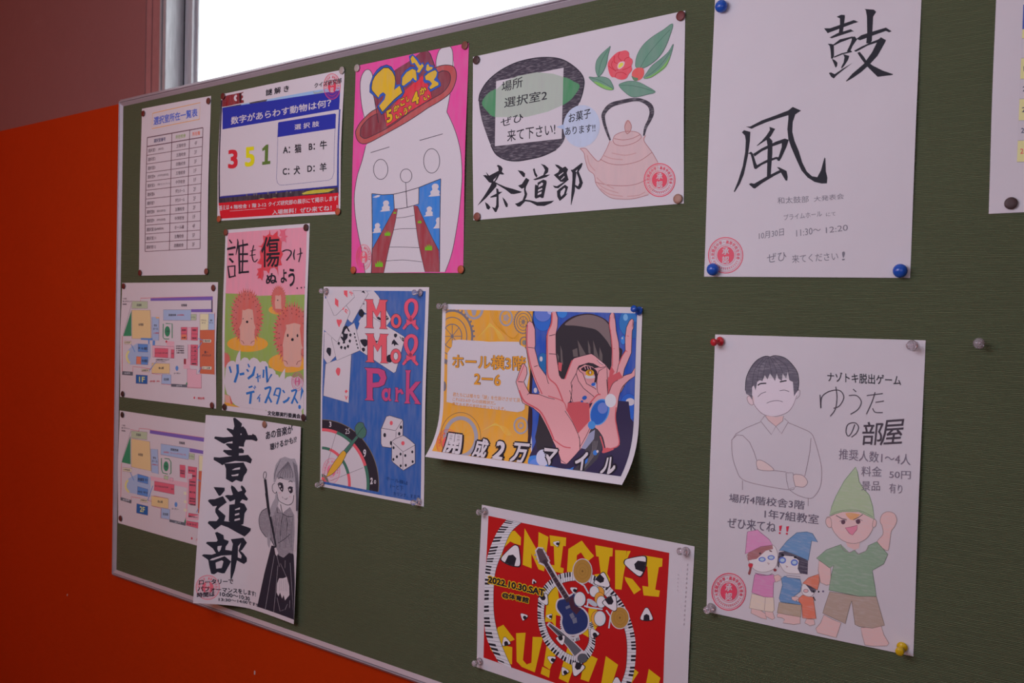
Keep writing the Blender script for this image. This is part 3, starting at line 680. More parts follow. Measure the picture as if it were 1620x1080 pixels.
S.po([(218,425),(232,420),(248,465),(238,488),(226,475)], W)
S.po([(255,660),(285,660),(315,648),(333,720),(335,790),(300,832),(290,790),(278,818),(262,770),(250,800),(235,770),(238,700)], W)
for x in (262,275,290,305,318): S.ln([(x, 670), (x - 4, 760)], .5, hg)
S.po([(145,0),(162,0),(183,130),(210,260),(236,412),(226,418),(196,275),(168,150)], (38,34,42))
S.zoom(400, 660, 6.755)
S.po([(120,662),(146,660),(180,965),(152,965)], (38,34,42)); S.elo(130, 618, 16, 38, .8, K, 5)
S.po([(408,442),(345,420),(290,440),(245,510),(224,610),(224,690),(240,700),(262,640),(345,665),(450,690),(455,760),(478,1080),(490,1080),(500,760),(490,620),(478,510),(450,440)], hg, kind='pencil')
S.po([(245,810),(235,900),(200,960),(185,1060),(215,1060),(260,960),(275,900)], hg, kind='pencil')
S.po([(262,642),(250,720),(255,810),(275,880),(320,915),(380,936),(428,905),(440,820),(446,705),(420,685),(345,668)], W, True)
S.po([(224,700),(210,735),(214,780),(236,810),(252,800),(250,700)], W, True); S.ln([(236,700),(212,728),(214,780),(236,810),(254,800)], .8, K, True)
S.ln([(255,790),(275,880),(320,915),(380,936),(428,905),(440,830)], .9, K, True)
for i in range(22): x = 262 + i * 8.5; S.ln([(372 + (x - 350) * .25, 470 + abs(x - 372) * .3), (x, 600), (x - 3, 660 - (i % 3) * 8)], .55, hd if i % 3 else hg, True)
for i in range(9): S.ln([(300 - i * 6, 450 + i * 12), (250 - i * 2, 560 + i * 8), (232, 660)], .5, hd, True)
for i in range(6): S.ln([(430 + i * 8, 470 + i * 8), (462 + i * 5, 700), (465 + i * 4, 1000)], .5, hd, True)
S.po([(272,725),(300,705),(325,720),(330,760),(320,795),(300,780),(282,750)], (45,36,46), True); S.el(292, 735, 9, 12, W); S.el(310, 765, 6, 8, W)
S.po([(382,760),(400,745),(425,755),(428,795),(405,812),(385,785)], (45,36,46), True); S.el(398, 772, 8, 12, W)
S.ln([(268,718),(290,700),(322,712)], 1.8, K, True); S.ln([(378,760),(400,742),(430,752)], 1.8, K, True)
S.ln([(272,655),(300,640),(328,655)], 1.1, K, True); S.ln([(385,690),(405,680),(428,692)], 1.1, K, True)
S.ln([(340,868),(360,874),(372,858)], .8, K, True); S.ln([(318,845),(325,865)], .5, K)
for x in (276, 286, 296): S.ln([(x, 812), (x + 8, 798)], .5, (190,120,130))
for x in (392, 402): S.ln([(x, 852), (x + 8, 838)], .5, (190,120,130))
S.build()
def quad(Q, a, b):        # a across, b down, inside a four-cornered area TL TR BR BL of the current zoom
    Q = np.array(Q, float); return tuple((1 - b) * ((1 - a) * Q[0] + a * Q[1]) + b * ((1 - a) * Q[3] + a * Q[2]))
# --- room list
W = (200, 165, 172)
S = Sheet('notice_sheet', 'tall white sheet with a ruled table of rooms under a blue title in orange box', 'notice',
          [(224.6, 172), (333.9, 151.5), (327.6, 434.3), (219.8, 435.9)], W)
S.part('title').zoom(215, 150, 7.712)
S.ln([(205,225),(785,95),(775,298),(197,412)], 1.1, (222,140,70), closed=True)
S.tx('選択室所在一覧表', (215,374), (752,264), (220,268), (74,86,170), .03, TR=(752,160))
S.part('table').zoom(160, 120, 3.175)
TQ = [(232,310),(512,260),(497,867),(221,882)]
HQ = .0785; cs = (0, .442, .762, 1); L_ = (102,62,72)
for a in cs: S.ln([quad(TQ, a, 0), quad(TQ, a, 1)], 1.0, L_)
rows = [0, HQ] + [HQ + (1 - HQ) * i / 12 for i in range(1, 13)]
for i, b in enumerate(rows): S.ln([quad(TQ, 0, b), quad(TQ, 1, b)], 1.5 if i < 2 else .9, L_)
def cell(t, a0, a1, b0, b1, c, bold=0): S.tx(t, quad(TQ, a0, b1), quad(TQ, a1, b1), quad(TQ, a0, b0), c, bold)
cell('選択室番号', .12, .33, .022, .056, (60,52,92), .02); cell('所在校舎', .51, .69, .022, .056, (140,140,80), .02); cell('所在階', .81, .95, .022, .056, (226,96,66), .02)
c1 = ['選択室1', '選択室2', '選択室3', '選択室4', '選択室5', '選択室6', '選択室7', '選択室8', '選択室9', '選択室10', '選択室11', '選択室12']
c2 = ['五階校舎', '五階校舎', '四階校舎', '五階校舎', '中学校舎', '学生ホール', '学生ホール', '五階校舎', '中学校舎', 'ホール棟', '五階校舎', '四階校舎']
c3 = ['4F', '3F', '3F', '1F', '1F', '2F', '2F', '2F', '1F', '4F', '5F', '3F']; g = (104, 74, 82)
ex = {0: ('(美術室)', .3), 3: ('(中学社会科室)', .4), 4: ('(学校フロンティアルーム)', .43), 7: ('(第2社会科室)', .36), 8: ('(中学社会科室)', .36), 9: ('(被服室)', .33)}
for i in range(12):
    b0, b1 = rows[i + 1], rows[i + 2]; h = b1 - b0; t0, t1 = b0 + .30 * h, b0 + .72 * h
    cell(c1[i], .02, .155 + (.04 if i > 8 else 0), t0, t1, g, .01); cell(c2[i], .53, .70, t0, t1, g, .01); cell(c3[i], .855, .90, t0, t1, g)
    if i in ex: cell(ex[i][0], .2, ex[i][1], t0 + .08 * h, t1 - .04 * h, g)
S.build()

# --- quiz poster
W = (206, 178, 192)
S = Sheet('poster', 'quiz poster with a blue banner and coloured numbers 3 5 1', 'poster',
          [(350.2, 149.1), (545.2, 109.4), (538, 338.4), (343.5, 349.3)], W, n=(16, 12), lift=.0022)
S.part('photo_background').zoom(340, 100, 7.714)
S.po([(90,540),(500,468),(1210,335),(1530,288),(1530,340),(90,602)], (150,166,214))
S.po([(90,545),(200,522),(320,500),(318,552),(90,600)], (62,52,58), kind='pencil'); S.po([(420,482),(500,465),(640,440),(620,478),(585,480),(580,510),(545,512),(525,480),(480,500),(430,506)], (66,56,62), kind='pencil')
S.po([(1195,335),(1215,350),(1260,350),(1320,330),(1330,360),(1215,385)], (150,150,160), kind='pencil')
S.po([(72,450),(90,448),(62,1700),(45,1700)], (44,36,58)); S.po([(1520,560),(1532,560),(1512,1600),(1490,1620)], (52,62,140))
S.zoom(340, 270, 7.714)
S.po([(62,315),(1495,176),(1508,272),(48,396)], (48,32,46), kind='wash'); S.po([(60,318),(1495,178),(1495,200),(60,336)], (42,40,128))
S.po([(1060,278),(1110,255),(1200,235),(1400,222),(1465,225),(1380,262),(1200,280),(1080,290)], (186,158,44), kind='pencil'); S.po([(530,350),(560,335),(600,335),(610,346)], (160,130,70)); S.po([(690,338),(720,325),(752,328),(756,334)], (160,130,70))
for x in (380, 470, 500, 640, 740, 870, 915): S.po([(x, 345 - x * .08), (x + 18, 343 - x * .08), (x + 18, 290 - x * .05), (x, 295 - x * .05)], (92,76,84), kind='pencil')
S.part('panels').zoom(330, 90, 3.857)
S.po([(85,436),(797,318),(784,786),(70,852)], W)
S.po([(85,312),(803,204),(797,320),(85,442)], (40,46,150))
S.po([(430,398),(770,345),(777,350),(775,436),(420,490),(425,402)], (40,46,150)); S.ln([(425,402),(415,745),(420,768),(435,782),(455,782),(735,752),(755,738),(765,705),(777,350)], .5, (60,60,130))
S.ln([(76,850),(784,785),(797,320)], .5, (60,60,150))
S.part('red_strip').zoom(340, 270, 7.714)
S.po([(45,394),(1508,268),(1508,495),(70,585)], (205,26,42))
S.part('logo').zoom(345, 140, 20.25)
r = (128, 22, 34)
S.po([(140,290),(225,245),(320,215),(500,180),(740,130),(820,100),(800,140),(755,160),(755,215),(800,230),(800,290),(755,330),(755,370),(820,370),(830,450),(720,475),(540,510),(330,560),(130,590)], r, kind='wash')
S.po([(565,200),(605,200),(610,260),(575,290),(590,350),(610,350),(600,405),(560,400),(520,370),(505,310),(520,250)], W)
for p in ([(305,250),(312,400),(310,560)], [(420,230),(400,330),(440,480)], [(480,200),(470,330),(530,480)]): S.ln(p, .35, (190,60,60))
S.po([(680,150),(740,140),(735,440),(690,450)], (52,18,26))
for p in ([(140,400),(280,360)],[(150,470),(290,440)]): S.ln(p, .3, (80,14,24))
S.zoom(340, 100, 7.714); S.stamp(1430, 284, 104, 160, (214, 60, 84), 0, w=.6)
S.part('lettering').zoom(340, 100, 7.714)
S.tx('謎 解 き', (622,402), (905,346), (622,322), K, .03); S.tx('数字があらわす動物は何？', (195,752), (1420,528), (200,655), W, .02, TR=(1420,432))
S.tx('クイズ研究部', (1215,306), (1548,242), (1215,242), (70,56,66), .03)
S.zoom(330, 90, 3.857)
S.tx('3', (118,684), (180,681), (118,566), (204,36,52), .04); S.tx('5', (221,673), (283,668), (221,550), (218,190,24), .04); S.po([(328,560),(352,536),(366,534),(362,636),(378,634),(377,653),(328,659),(328,640),(343,638),(345,566),(330,576)], (92,106,50))
S.tx('選 択 肢', (525,446), (676,424), (525,412), W, .02)
for t, a, b, c in (('A：猫', (455,594),(567,584),(455,540)), ('B：牛', (612,574),(723,562),(612,520)), ('C：犬', (453,725),(560,716),(453,672)), ('D：羊', (603,707),(721,697),(603,655))): S.tx(t, a, b, c, K, .03)
S.zoom(340, 270, 7.714)
S.tx('答えは', (55,490), (176,474), (55,425), W, .02); S.tx('4 階校舎 1 階 3-12', (188,472), (630,438), (188,420), W, .02, TR=(628,385)); S.ln([(185,493),(625,459)], .5, W)
S.tx('クイズ研究部の展示にて掲示します', (655,437), (1497,366), (655,380), W, .02, TR=(1497,300)); S.tx('入場無料！ぜひ来てね！！', (700,538), (1500,482), (704,478), W, .02, TR=(1500,412))
S.build()

# --- pink rabbit poster
W = (200, 178, 196)
S = Sheet('poster', 'hot pink poster of a white animal face in a brown hat, mouth open', 'poster',
          [(563, 104.4), (741.9, 67.8), (732.6, 431.5), (555.6, 431.5)], W, lift=.0022)
S.part('pink_ground').zoom(555, 220, 5.023); PK = (255, 66, 146)
S.po([(0,-620),(980,-820),(960,1090),(-20,1090)], PK, kind='wash')
S.zoom(555, 65, 6.353); S.part('animal_drawing'); B_ = (52,44,60)
for p in ([(150,800),(120,700),(100,560),(95,430),(110,350),(145,295),(185,288),(215,330),(225,400),(240,600),(260,720)], [(870,320),(858,260),(860,180),(890,90),(940,60),(990,50),(1020,90),(1028,170),(1025,280)]):
    S.po(p, W, True); S.ln(p, .9, B_, True)
S.zoom(555, 220, 5.023)
body = [(118,55),(90,170),(50,300),(28,450),(35,600),(60,760),(90,900),(114,1062)]; br_ = [(790,-360),(763,-216),(814,-107),(850,0),(875,120),(884,270),(878,400),(858,600),(820,830),(790,950),(750,1055)]
S.po(body + br_[::-1] + [(400,-300)], W); S.ln(body, .9, B_, True); S.ln(br_[1:], .9, B_, True); S.ln(br_[:2], .9, B_)
S.part('mouth_drawing')
sky, bn = (46, 112, 196), (150, 52, 64)
S.po([(167,433),(250,442),(340,438),(440,415),(540,385),(625,350),(715,315),(708,700),(705,1055),(163,1062),(172,800)], sky, kind='wash')
S.po([(347,553),(372,556),(345,700),(305,860),(262,1062),(163,1062),(172,872),(240,750),(300,640)], bn, kind='wash')
S.po([(500,528),(530,530),(580,640),(640,770),(700,885),(705,1055),(590,1055),(545,860),(520,700)], bn, kind='wash')
S.po([(370,552),(500,526),(520,700),(545,860),(590,1057),(260,1062),(305,860),(345,700)], W)
S.po([(340,440),(440,415),(542,382),(540,515),(500,528),(450,542),(390,553),(347,553)], W)
for p in ([(167,433),(250,442),(340,438),(440,415),(540,385),(625,350),(715,315)], [(340,440),(346,553),(390,553),(450,542),(540,515),(542,384)], [(440,415),(448,542)], [(715,315),(708,700),(705,1055)], [(167,433),(172,800),(163,1062)]): S.ln(p, 1.1, B_)
for p in ([(372,556),(345,700),(305,860),(262,1062)], [(500,528),(520,700),(545,860),(590,1055)], [(530,530),(580,640),(640,770),(700,885)], [(347,553),(300,640),(240,750),(172,872)],
    [(358,627),(430,620),(503,605)], [(338,722),(400,712),(522,710)], [(305,858),(420,858),(545,862)], [(275,968),(400,960),(480,965),(565,975)]): S.ln(p, .7, B_, True)
def cloud(x, y, s, hw=1):
    S.po([(x-45*s,y+40*s),(x-30*s,y+25*s),(x-32*s,y+5*s),(x-18*s,y-10*s),(x-22*s,y-35*s),(x-5*s,y-52*s),(x+18*s,y-50*s),(x+28*s,y-30*s),(x+20*s,y-12*s),(x+34*s,y),(x+32*s,y+22*s),(x+38*s*hw,y+30*s),(x+20*s,y+36*s)], W, True)
cloud(278, 537, .95); cloud(210, 712, .85); cloud(668, 412, 1.1); cloud(622, 580, .85); S.po([(172,462),(200,450),(215,444),(235,446),(228,458),(200,466)], W)
S.po([(705,620),(685,625),(675,645),(682,665),(670,690),(655,710),(705,708)], W)
for x, y, w_ in ((225,1015,60),(292,768,46),(350,592,20),(547,668,30),(618,884,58)):
    h_ = w_ * .85; S.po([(x-w_/2,y),(x-w_/2,y-h_*.7),(x-w_*.3,y-h_*.4),(x-w_*.2,y-h_),(x-w_*.05,y-h_*.5),(x+w_*.08,y-h_*1.1),(x+w_*.2,y-h_*.5),(x+w_*.32,y-h_*.95),(x+w_*.4,y-h_*.5),(x+w_/2,y-h_*.8),(x+w_/2,y)], (112,164,40))
S.part('face_drawing')
S.elo(238, 240, 57, 80, .9, B_); S.elo(643, 173, 64, 97, .9, B_); S.elo(440, 291, 46, 54, .9, B_); S.ln([(437,345),(440,415)], .9, B_); S.ln([(158,108),(308,62)], .9, B_)
S.zoom(555, 65, 6.353); S.ln([(693,998),(925,932)], 1, B_)
S.part('hat_drawing')
brim = [(48,920),(60,880),(95,820),(150,760),(200,715),(260,680),(500,560),(830,290),(880,255),(960,240),(1035,258),(1062,330),(1050,420),(1000,520),(900,600),(780,670),(700,725),(600,790),(500,850),(300,960),(180,1022),(110,1030),(65,990)]
S.po(brim, (176,72,76), True, 'wash'); S.ln(brim, 1.1, B_, True, closed=True)
S.po([(95,950),(100,880),(130,830),(190,770),(260,730),(500,600),(870,320),(940,298),(990,320),(1003,380),(980,450),(920,520),(820,580),(600,715),(400,855),(220,950),(140,978)], (128,48,62), True, 'wash'); S.ln([(95,950),(100,880),(130,830),(190,770),(260,730)], 1, B_, True); S.ln([(870,320),(940,298),(990,320),(1003,380),(980,450),(920,520),(820,580),(600,715),(400,855),(220,950),(140,978),(95,950)], 1, B_, True)
S.po([(445,290),(600,195),(700,110),(775,88),(800,130),(840,240),(870,290),(812,585),(600,715),(360,862),(280,740),(240,600),(215,520)], (124,46,68), kind='wash'); S.ln([(775,88),(800,130),(845,250)], 1, B_); S.ln([(232,560),(255,680),(278,820)], 1, B_)
S.po([(335,735),(400,690),(540,500),(720,345),(745,400),(800,480),(815,575),(600,705),(362,862),(345,800)], (208,36,58), kind='wash'); S.ln([(335,735),(345,800),(362,862),(600,705),(815,575),(800,480)], .8, B_)
S.part('hat_lettering'); bl_, yl = (48,82,176), (212,158,34)
def two(blue, yellow):
    S.po(blue, B_, False); c = np.mean(np.array(blue, float), 0)
    S.po([tuple(c + (np.array(p) - c) * .975) for p in blue], bl_); S.po(yellow, B_)
    c = np.mean(np.array(yellow, float), 0); S.po([tuple(c + (np.array(p) - c) * .955) for p in yellow], yl, kind='wash')
two([(188,515),(190,440),(220,350),(260,290),(300,255),(360,235),(410,255),(445,310),(460,440),(510,430),(545,510),(520,560),(430,620),(310,745),(265,660),(320,590),(335,545),(310,555),(280,585),(230,550)],
    [(205,470),(215,400),(240,350),(270,315),(330,262),(380,262),(420,300),(445,350),(452,400),(442,492),(500,447),(525,520),(440,590),(318,720),(283,660),(340,590),(352,540),(325,515),(290,540),(275,572),(240,530),(210,495)])
two([(500,430),(505,350),(550,290),(600,255),(650,260),(680,340),(690,380),(650,420),(618,395),(600,420),(560,455),(520,468)], [(510,445),(515,370),(560,310),(620,275),(655,290),(662,340),(666,400),(645,390),(628,365),(600,400),(570,420),(530,452)])
two([(585,150),(622,122),(670,170),(705,225),(730,212),(748,255),(690,340),(655,315),(662,285),(635,235),(600,235)], [(598,172),(620,140),(660,190),(700,250),(720,225),(737,250),(690,322),(663,312),(682,280),(640,215),(614,226)])
two([(748,230),(775,205),(800,240),(838,248),(830,290),(782,322),(742,300)], [(763,240),(778,228),(792,258),(826,260),(820,288),(780,306),(755,292)])
two([(728,400),(738,330),(790,295),(850,268),(882,310),(872,370),(905,420),(908,452),(800,512),(772,470),(800,430),(780,418),(745,425)], [(744,352),(780,320),(820,300),(850,288),(870,312),(860,355),(835,392),(882,420),(886,442),(802,488),(788,470),(818,430),(792,398),(750,388)])
def ol(t, BL, BR, TL):
    S.tx(t, (BL[0]-5,BL[1]+6), (BR[0]+5,BR[1]+6), (TL[0]-5,TL[1]-6), B_, .09); S.tx(t, BL, BR, TL, yl, .045)
ol('5', (362,830), (424,800), (352,705)); ol('か', (430,718), (490,690), (428,655)); ol('こ', (500,660), (545,640), (496,585)); ol('し', (560,615), (594,600), (556,560)); ol('い', (452,788), (515,755), (450,745))
ol('う', (535,748), (574,730), (528,680)); ol('ゃ', (578,700), (612,685), (575,655)); ol('4', (622,655), (695,620), (606,530)); ol('か', (694,550), (762,520), (690,478)); ol('い', (735,602), (795,575), (732,562))
S.zoom(555, 220, 5.023); S.stamp(104, 938, 62, 103, (226, 88, 110), w=.5)
S.build()

# --- the two floor plans
def plan(label, corners, px, two, n=(14, 10)):
    global S, W
    W = (198, 168, 172)
    S = Sheet('map_sheet', label, 'map', corners, W, n=n, px=px, lift=.002, group=None)
    lb, ye, pk, pk2, ora, gy, gn, pu, tan, rd, sb = (158,158,184), (224,168,122), (206,86,102), (214,148,158), (196,92,66), (96,88,96), (58,118,84), (118,84,150), (172,164,136), (196,60,70), (92,122,176)
    def bx(pts, c, ol=True, w=.45): S.po(pts, c); (S.ln(pts, w, (130,90,110), closed=True) if ol else None)
    def T(t, x0, x1, y, h, c=(70,60,70), sl=0.0): S.tx(t, (x0, y + h), (x1, y + h + (x1 - x0) * sl), (x0, y), c, .02)
    return bx, T, lb, ye, pk, pk2, ora, gy, gn, pu, tan, rd, sb
bx, T, lb, ye, pk, pk2, ora, gy, gn, pu, tan, rd, sb = plan('white sheet with a coloured floor plan marked 1F, directly under the room list', [(193.3, 447.3), (344.9, 446.2), (341.8, 646.2), (190, 627.3)], True, False)
S.part('floor_plan').zoom(185, 440, 5.145)
S.ln([(193,186),(193,162),(780,148),(778,280),(797,280),(795,785)], .6, rd); S.ln([(44,470),(44,760)], .6, rd); S.ln([(130,760),(130,718),(205,725),(285,740)], .6, rd); S.ln([(285,775),(365,785),(362,860),(442,866)], .6, rd); S.ln([(572,890),(688,895),(688,780)], .6, rd)
bx([(274,163),(780,148),(780,178),(274,184)], pu, False); bx([(605,252),(778,250),(775,276),(605,276)], pu, False); S.ln([(774,178),(774,276)], 2, (70,60,84))
bx([(125,186),(250,188),(250,247),(120,246)], tan); bx([(122,258),(272,260),(278,492),(122,490)], ye); bx([(118,262),(118,470),(52,470)], gn, False); S.ln([(122,200),(50,470)], .4, (90,80,80))
bx([(285,315),(344,318),(342,506),(284,500)], lb); bx([(318,314),(345,316),(344,328),(318,326)], (220,150,100), False)
bx([(378,256),(604,256),(602,344),(378,342)], lb); bx([(603,292),(648,292),(646,342),(602,342)], tan)
bx([(676,290),(748,290),(744,420),(676,422)], (226,206,150)); bx([(748,288),(795,290),(795,420),(744,420)], lb); bx([(676,422),(797,420),(795,783),(676,775)], ora)
bx([(522,398),(572,398),(570,502),(522,500)], pk); bx([(572,398),(606,398),(606,504),(572,504)], pk2); bx([(606,398),(660,398),(657,507),(604,504)], pk); S.ln([(522,452),(570,452)], .5, (130,60,80)); S.ln([(606,452),(658,454)], .5, (130,60,80)); bx([(524,458),(568,458),(568,500),(524,498)], (222,110,84), False)
bx([(578,540),(602,540),(600,706),(578,700)], pk2); bx([(602,540),(660,542),(657,712),(600,706)], pk)
for y in (575, 608, 642, 675): S.ln([(602,y),(658,y+2)], .4, (130,60,80))
bx([(290,546),(468,556),(466,652),(290,640)], pk2); bx([(308,568),(418,572),(416,648),(308,642)], pk); bx([(442,578),(468,580),(466,652),(440,648)], pk)
bx([(405,510),(468,515),(466,556),(405,548)], pk2, False); bx([(545,655),(580,655),(600,740),(542,735)], pk2, False); bx([(545,655),(563,655),(562,700),(545,698)], (150,50,60), False)
bx([(572,738),(650,742),(648,780),(688,780),(688,893),(572,885)], pk2)
bx([(285,690),(430,695),(430,775),(283,772)], ye); bx([(368,780),(442,785),(440,864),(362,858)], lb); bx([(442,858),(572,866),(572,888),(442,882)], gy, False); bx([(44,755),(130,762),(130,792),(42,785)], gy, False); S.po([(572,840),(576,866),(560,864)], gn)
S.po([(165,530),(275,535),(275,640),(250,705),(110,702),(85,690),(75,640),(85,590),(120,555)], lb); bx([(172,534),(252,538),(252,602),(172,598)], sb); bx([(198,636),(255,640),(252,705),(196,700)], sb); bx([(160,636),(198,638),(196,700),(158,698)], (222,110,84)); S.ln([(98,590),(80,630),(90,670),(105,692)], 3.2, (228,196,120), True)
bx([(195,486),(290,488),(292,505),(195,500)], sb, False); bx([(292,505),(312,506),(310,545),(290,545)], sb, False); bx([(255,500),(266,500),(266,535),(255,535)], sb, False)
S.ln([(398,368),(450,370),(450,488)], 1.3, gn); S.ln([(378,370),(376,480),(388,494),(425,494)], 1.3, gn); S.el(411, 432, 22, 42, gn); S.el(489, 732, 12, 20, sb); S.el(403, 515, 7, 10, rd); S.el(631, 972, 6, 10, rd)
bx([(60,510),(118,512),(116,538),(60,534)], (214,184,160)); bx([(200,735),(268,740),(266,762),(200,758)], (214,184,160)); bx([(700,497),(768,498),(766,524),(700,522)], (214,184,160)); bx([(695,716),(772,718),(770,744),(695,740)], (214,184,160))
for p in ([(118,540),(148,600)], [(262,755),(315,685)], [(700,505),(662,490)], [(692,520),(656,576)], [(688,722),(666,765)]): S.ln(p, 1.0, sb)
bx([(156,784),(250,790),(248,860),(155,855)], (44,84,140))
S.part('labels')
S.tx('1F', (180,844), (228,846), (180,800), (206,206,120), .03)
T('体育館', 176, 216, 366, 22); T('武道場', 162, 200, 208, 20); T('駐輪場', 525, 570, 208, 22); T('図書館棟', 422, 482, 290, 18); T('(2F自習室)', 490, 548, 292, 15, rd); T('トイレ', 606, 638, 310, 14); T('プライム', 684, 728, 335, 14); T('ホール', 692, 722, 356, 13)
T('東校', 758, 778, 335, 14); T('ホール', 754, 784, 356, 13); T('学生', 302, 328, 375, 18); T('ホール', 296, 336, 402, 18); T('(1F昇降)', 298, 342, 440, 14, rd); T('第一', 712, 746, 590, 22); T('グラウンド', 692, 768, 618, 20)
T('水曜会館', 700, 760, 502, 16); T('ホール棟', 700, 760, 722, 16); T('中学校舎', 64, 110, 516, 14); T('四階校舎', 205, 258, 742, 14); T('中庭', 400, 424, 424, 14); T('ロータリー', 466, 520, 766, 14); T('食心館', 340, 382, 720, 20); T('記念館', 384, 424, 812, 20)
T('教室棟', 530, 562, 415, 14); T('保健室', 614, 648, 415, 14); T('職員室', 614, 648, 480, 14); T('会議', 530, 560, 475, 14)
for y, t in ((555,'1-A'),(585,'1-B'),(620,'1-C'),(652,'1-D'),(688,'購買部')): T(t, 610, 648, y, 14)
T('1-1 1-2 1-3 1-4', 312, 412, 602, 12); T('1-5', 446, 462, 605, 12)
for k, (y, t) in enumerate(((160,'この先'),(182,'第二グラウンド'),(205,'駐車場'))): T(t, 48, 48 + (32, 74, 32)[k], y, 12)
for k, t in enumerate(('文化祭当日は','校舎内は','土足厳禁','上履き使用')): T(t, 482, 548, 546 + k * 18, 12)
for k, t in enumerate(('※職員玄関から出入り','をしてください')): T(t, 318, 428 - k * 30, 656 + k * 16, 12)
T('会議室', 176, 190, 560, 14); T('中1 教室', 202, 248, 560, 24); T('中2 教室', 204, 250, 660, 24); T('東通路', 62, 110, 765, 14, (190,170,176)); T('正門', 484, 530, 868, 12, (190,170,176)); T('・消火器・AED', 262, 350, 830, 14, rd); T(': 現在地', 650, 714, 966, 20, rd)
S.build()
bx, T, lb, ye, pk, pk2, ora, gy, gn, pu, tan, rd, sb = plan('white sheet with a coloured floor plan marked 2F, partly hidden behind the calligraphy club poster', [(-.8214, .1737), (-.5244, .1734), (-.5245, .3830), (-.8215, .3832)], False, True)
S.part('floor_plan').zoom(185, 645, 4.909)
S.ln([(172,182),(172,158),(256,166),(256,175)], .6, rd); S.ln([(106,175),(106,168),(172,180)], .5, rd); S.ln([(36,428),(30,700)], .6, rd); S.ln([(112,712),(112,690),(180,700),(268,725),(268,760),(342,780),(340,855),(410,868)], .6, rd); S.ln([(285,682),(400,704)], .6, rd)
bx([(256,172),(680,234),(680,264),(256,198)], pu, False); bx([(565,312),(672,332),(670,358),(565,342)], pu, False); S.ln([(256,170),(680,232)], .5, rd)
bx([(112,178),(236,188),(234,248),(112,234)], tan); bx([(112,238),(255,262),(265,490),(112,458)], ye); bx([(106,215),(106,438),(38,422)], gn, False); S.ln([(108,180),(36,425)], .4, (90,80,80))
bx([(262,318),(318,322),(324,514),(270,500)], lb); bx([(342,278),(563,312),(556,402),(340,362)], lb); bx([(562,350),(604,358),(602,404),(560,396)], tan)
bx([(638,368),(700,378),(700,490),(636,488)], (226,206,150)); bx([(636,490),(700,492),(690,840),(630,815)], ora)
bx([(488,440),(532,446),(530,545),(490,536)], pk); bx([(528,428),(552,430),(552,540),(580,545),(578,515),(556,510),(545,900),(532,890),(545,620),(255,560),(260,530),(548,580)], pk2, False)
bx([(552,452),(622,462),(612,760),(556,745),(560,550),(584,550),(584,512),(552,508)], pk); bx([(292,568),(446,596),(446,672),(288,640)], pk); bx([(556,815),(634,828),(632,865),(554,858)], pk); bx([(540,875),(632,890),(632,936),(536,910)], pk); bx([(545,620),(545,850),(640,830),(640,870),(556,870),(530,880)], pk2, False)
bx([(268,682),(400,704),(400,782),(268,760)], ye); bx([(344,778),(412,788),(410,868),(342,855)], lb); bx([(408,864),(536,892),(532,915),(408,884)], gy, False); bx([(28,692),(114,716),(112,742),(28,716)], gy, False); S.po([(536,850),(536,892),(522,888)], gn)
S.po([(162,512),(262,540),(262,690),(240,692),(90,655),(68,620),(68,580),(95,545)], lb); bx([(162,512),(244,535),(242,592),(160,572)], sb); bx([(160,608),(242,632),(240,690),(158,672)], sb); S.ln([(86,560),(70,590),(72,625),(95,655)], 3.0, (228,196,120), True)
S.ln([(370,392),(405,396),(420,420),(420,505),(410,515)], 1.3, gn); S.ln([(346,390),(348,480),(358,505),(395,514)], 1.3, gn); S.el(382, 453, 20, 38, gn); S.el(459, 750, 11, 19, sb); S.el(378, 532, 7, 10, rd); S.el(582, 1013, 6, 10, rd)
bx([(46,462),(116,470),(114,500),(46,490)], (214,184,160)); bx([(182,700),(240,710),(240,736),(182,728)], (214,184,160))
for p in ([(104,500),(132,562)], [(238,722),(280,605)], [(650,570),(628,555)], [(632,780),(618,812)]): S.ln(p, 1.0, sb)
bx([(154,742),(241,764),(240,834),(152,815)], (44,84,140)); bx([(366,525),(400,530),(398,560),(366,552)], tan); bx([(412,540),(438,545),(438,570),(412,565)], pk2)
for y in (650, 715, 780): bx([(520,y),(542,y+4),(542,y+26),(520,y+22)], (226,196,160), False)
S.part('labels')
S.tx('2F', (178,806), (218,814), (178,762), (206,206,120), .03)
def T2(t, x0, x1, y, h, c=(70,60,70)): T(t, x0, x1, y, h, c, .13)
T2('体育館', 166, 202, 350, 22); T2('武道場', 150, 186, 196, 20); T2('駐輪場', 484, 528, 258, 22); T2('図書館棟', 418, 478, 312, 20); T2('(自習室・ラーニングコモンズ)', 362, 536, 335, 15, rd); T2('トイレ', 564, 598, 366, 14); T2('学生', 280, 306, 378, 18); T2('ホール', 274, 316, 402, 18); T2('(昇降口)', 274, 318, 432, 13, rd)
T2('中学校舎', 52, 104, 470, 15); T2('四階校舎', 186, 234, 708, 14); T2('食心館', 316, 356, 715, 20); T2('記念館', 358, 398, 812, 20); T2('ロータリー', 428, 480, 774, 14); T2('中庭', 370, 394, 446, 14)
T2('2-1 2-2 2-3 2-4', 298, 398, 598, 13); T2('2-5', 422, 440, 622, 13); T2('理科室', 494, 526, 480, 14); T2('準備室', 494, 526, 498, 14); T2('第1教室', 558, 606, 478, 14); T2('講師室', 584, 612, 520, 14)
for y, t in ((565,'音楽教室'),(590,'練習室'),(645,'図工室'),(695,'選択教室'),(715,'更衣室'),(740,'相談室')): T2(t, 566, 610, y, 14)
T2('国際交流 2-A', 556, 628, 834, 13); T2('2-B 2-C', 545, 622, 892, 13); T2('会議室 中1', 164, 240, 540, 24); T2('中2 中3', 164, 238, 640, 18); T2('東通路', 46, 100, 704, 14, (190,170,176)); T2('正門', 450, 496, 880, 12, (190,170,176)); T2(': 現在地', 614, 660, 1010, 20, rd)
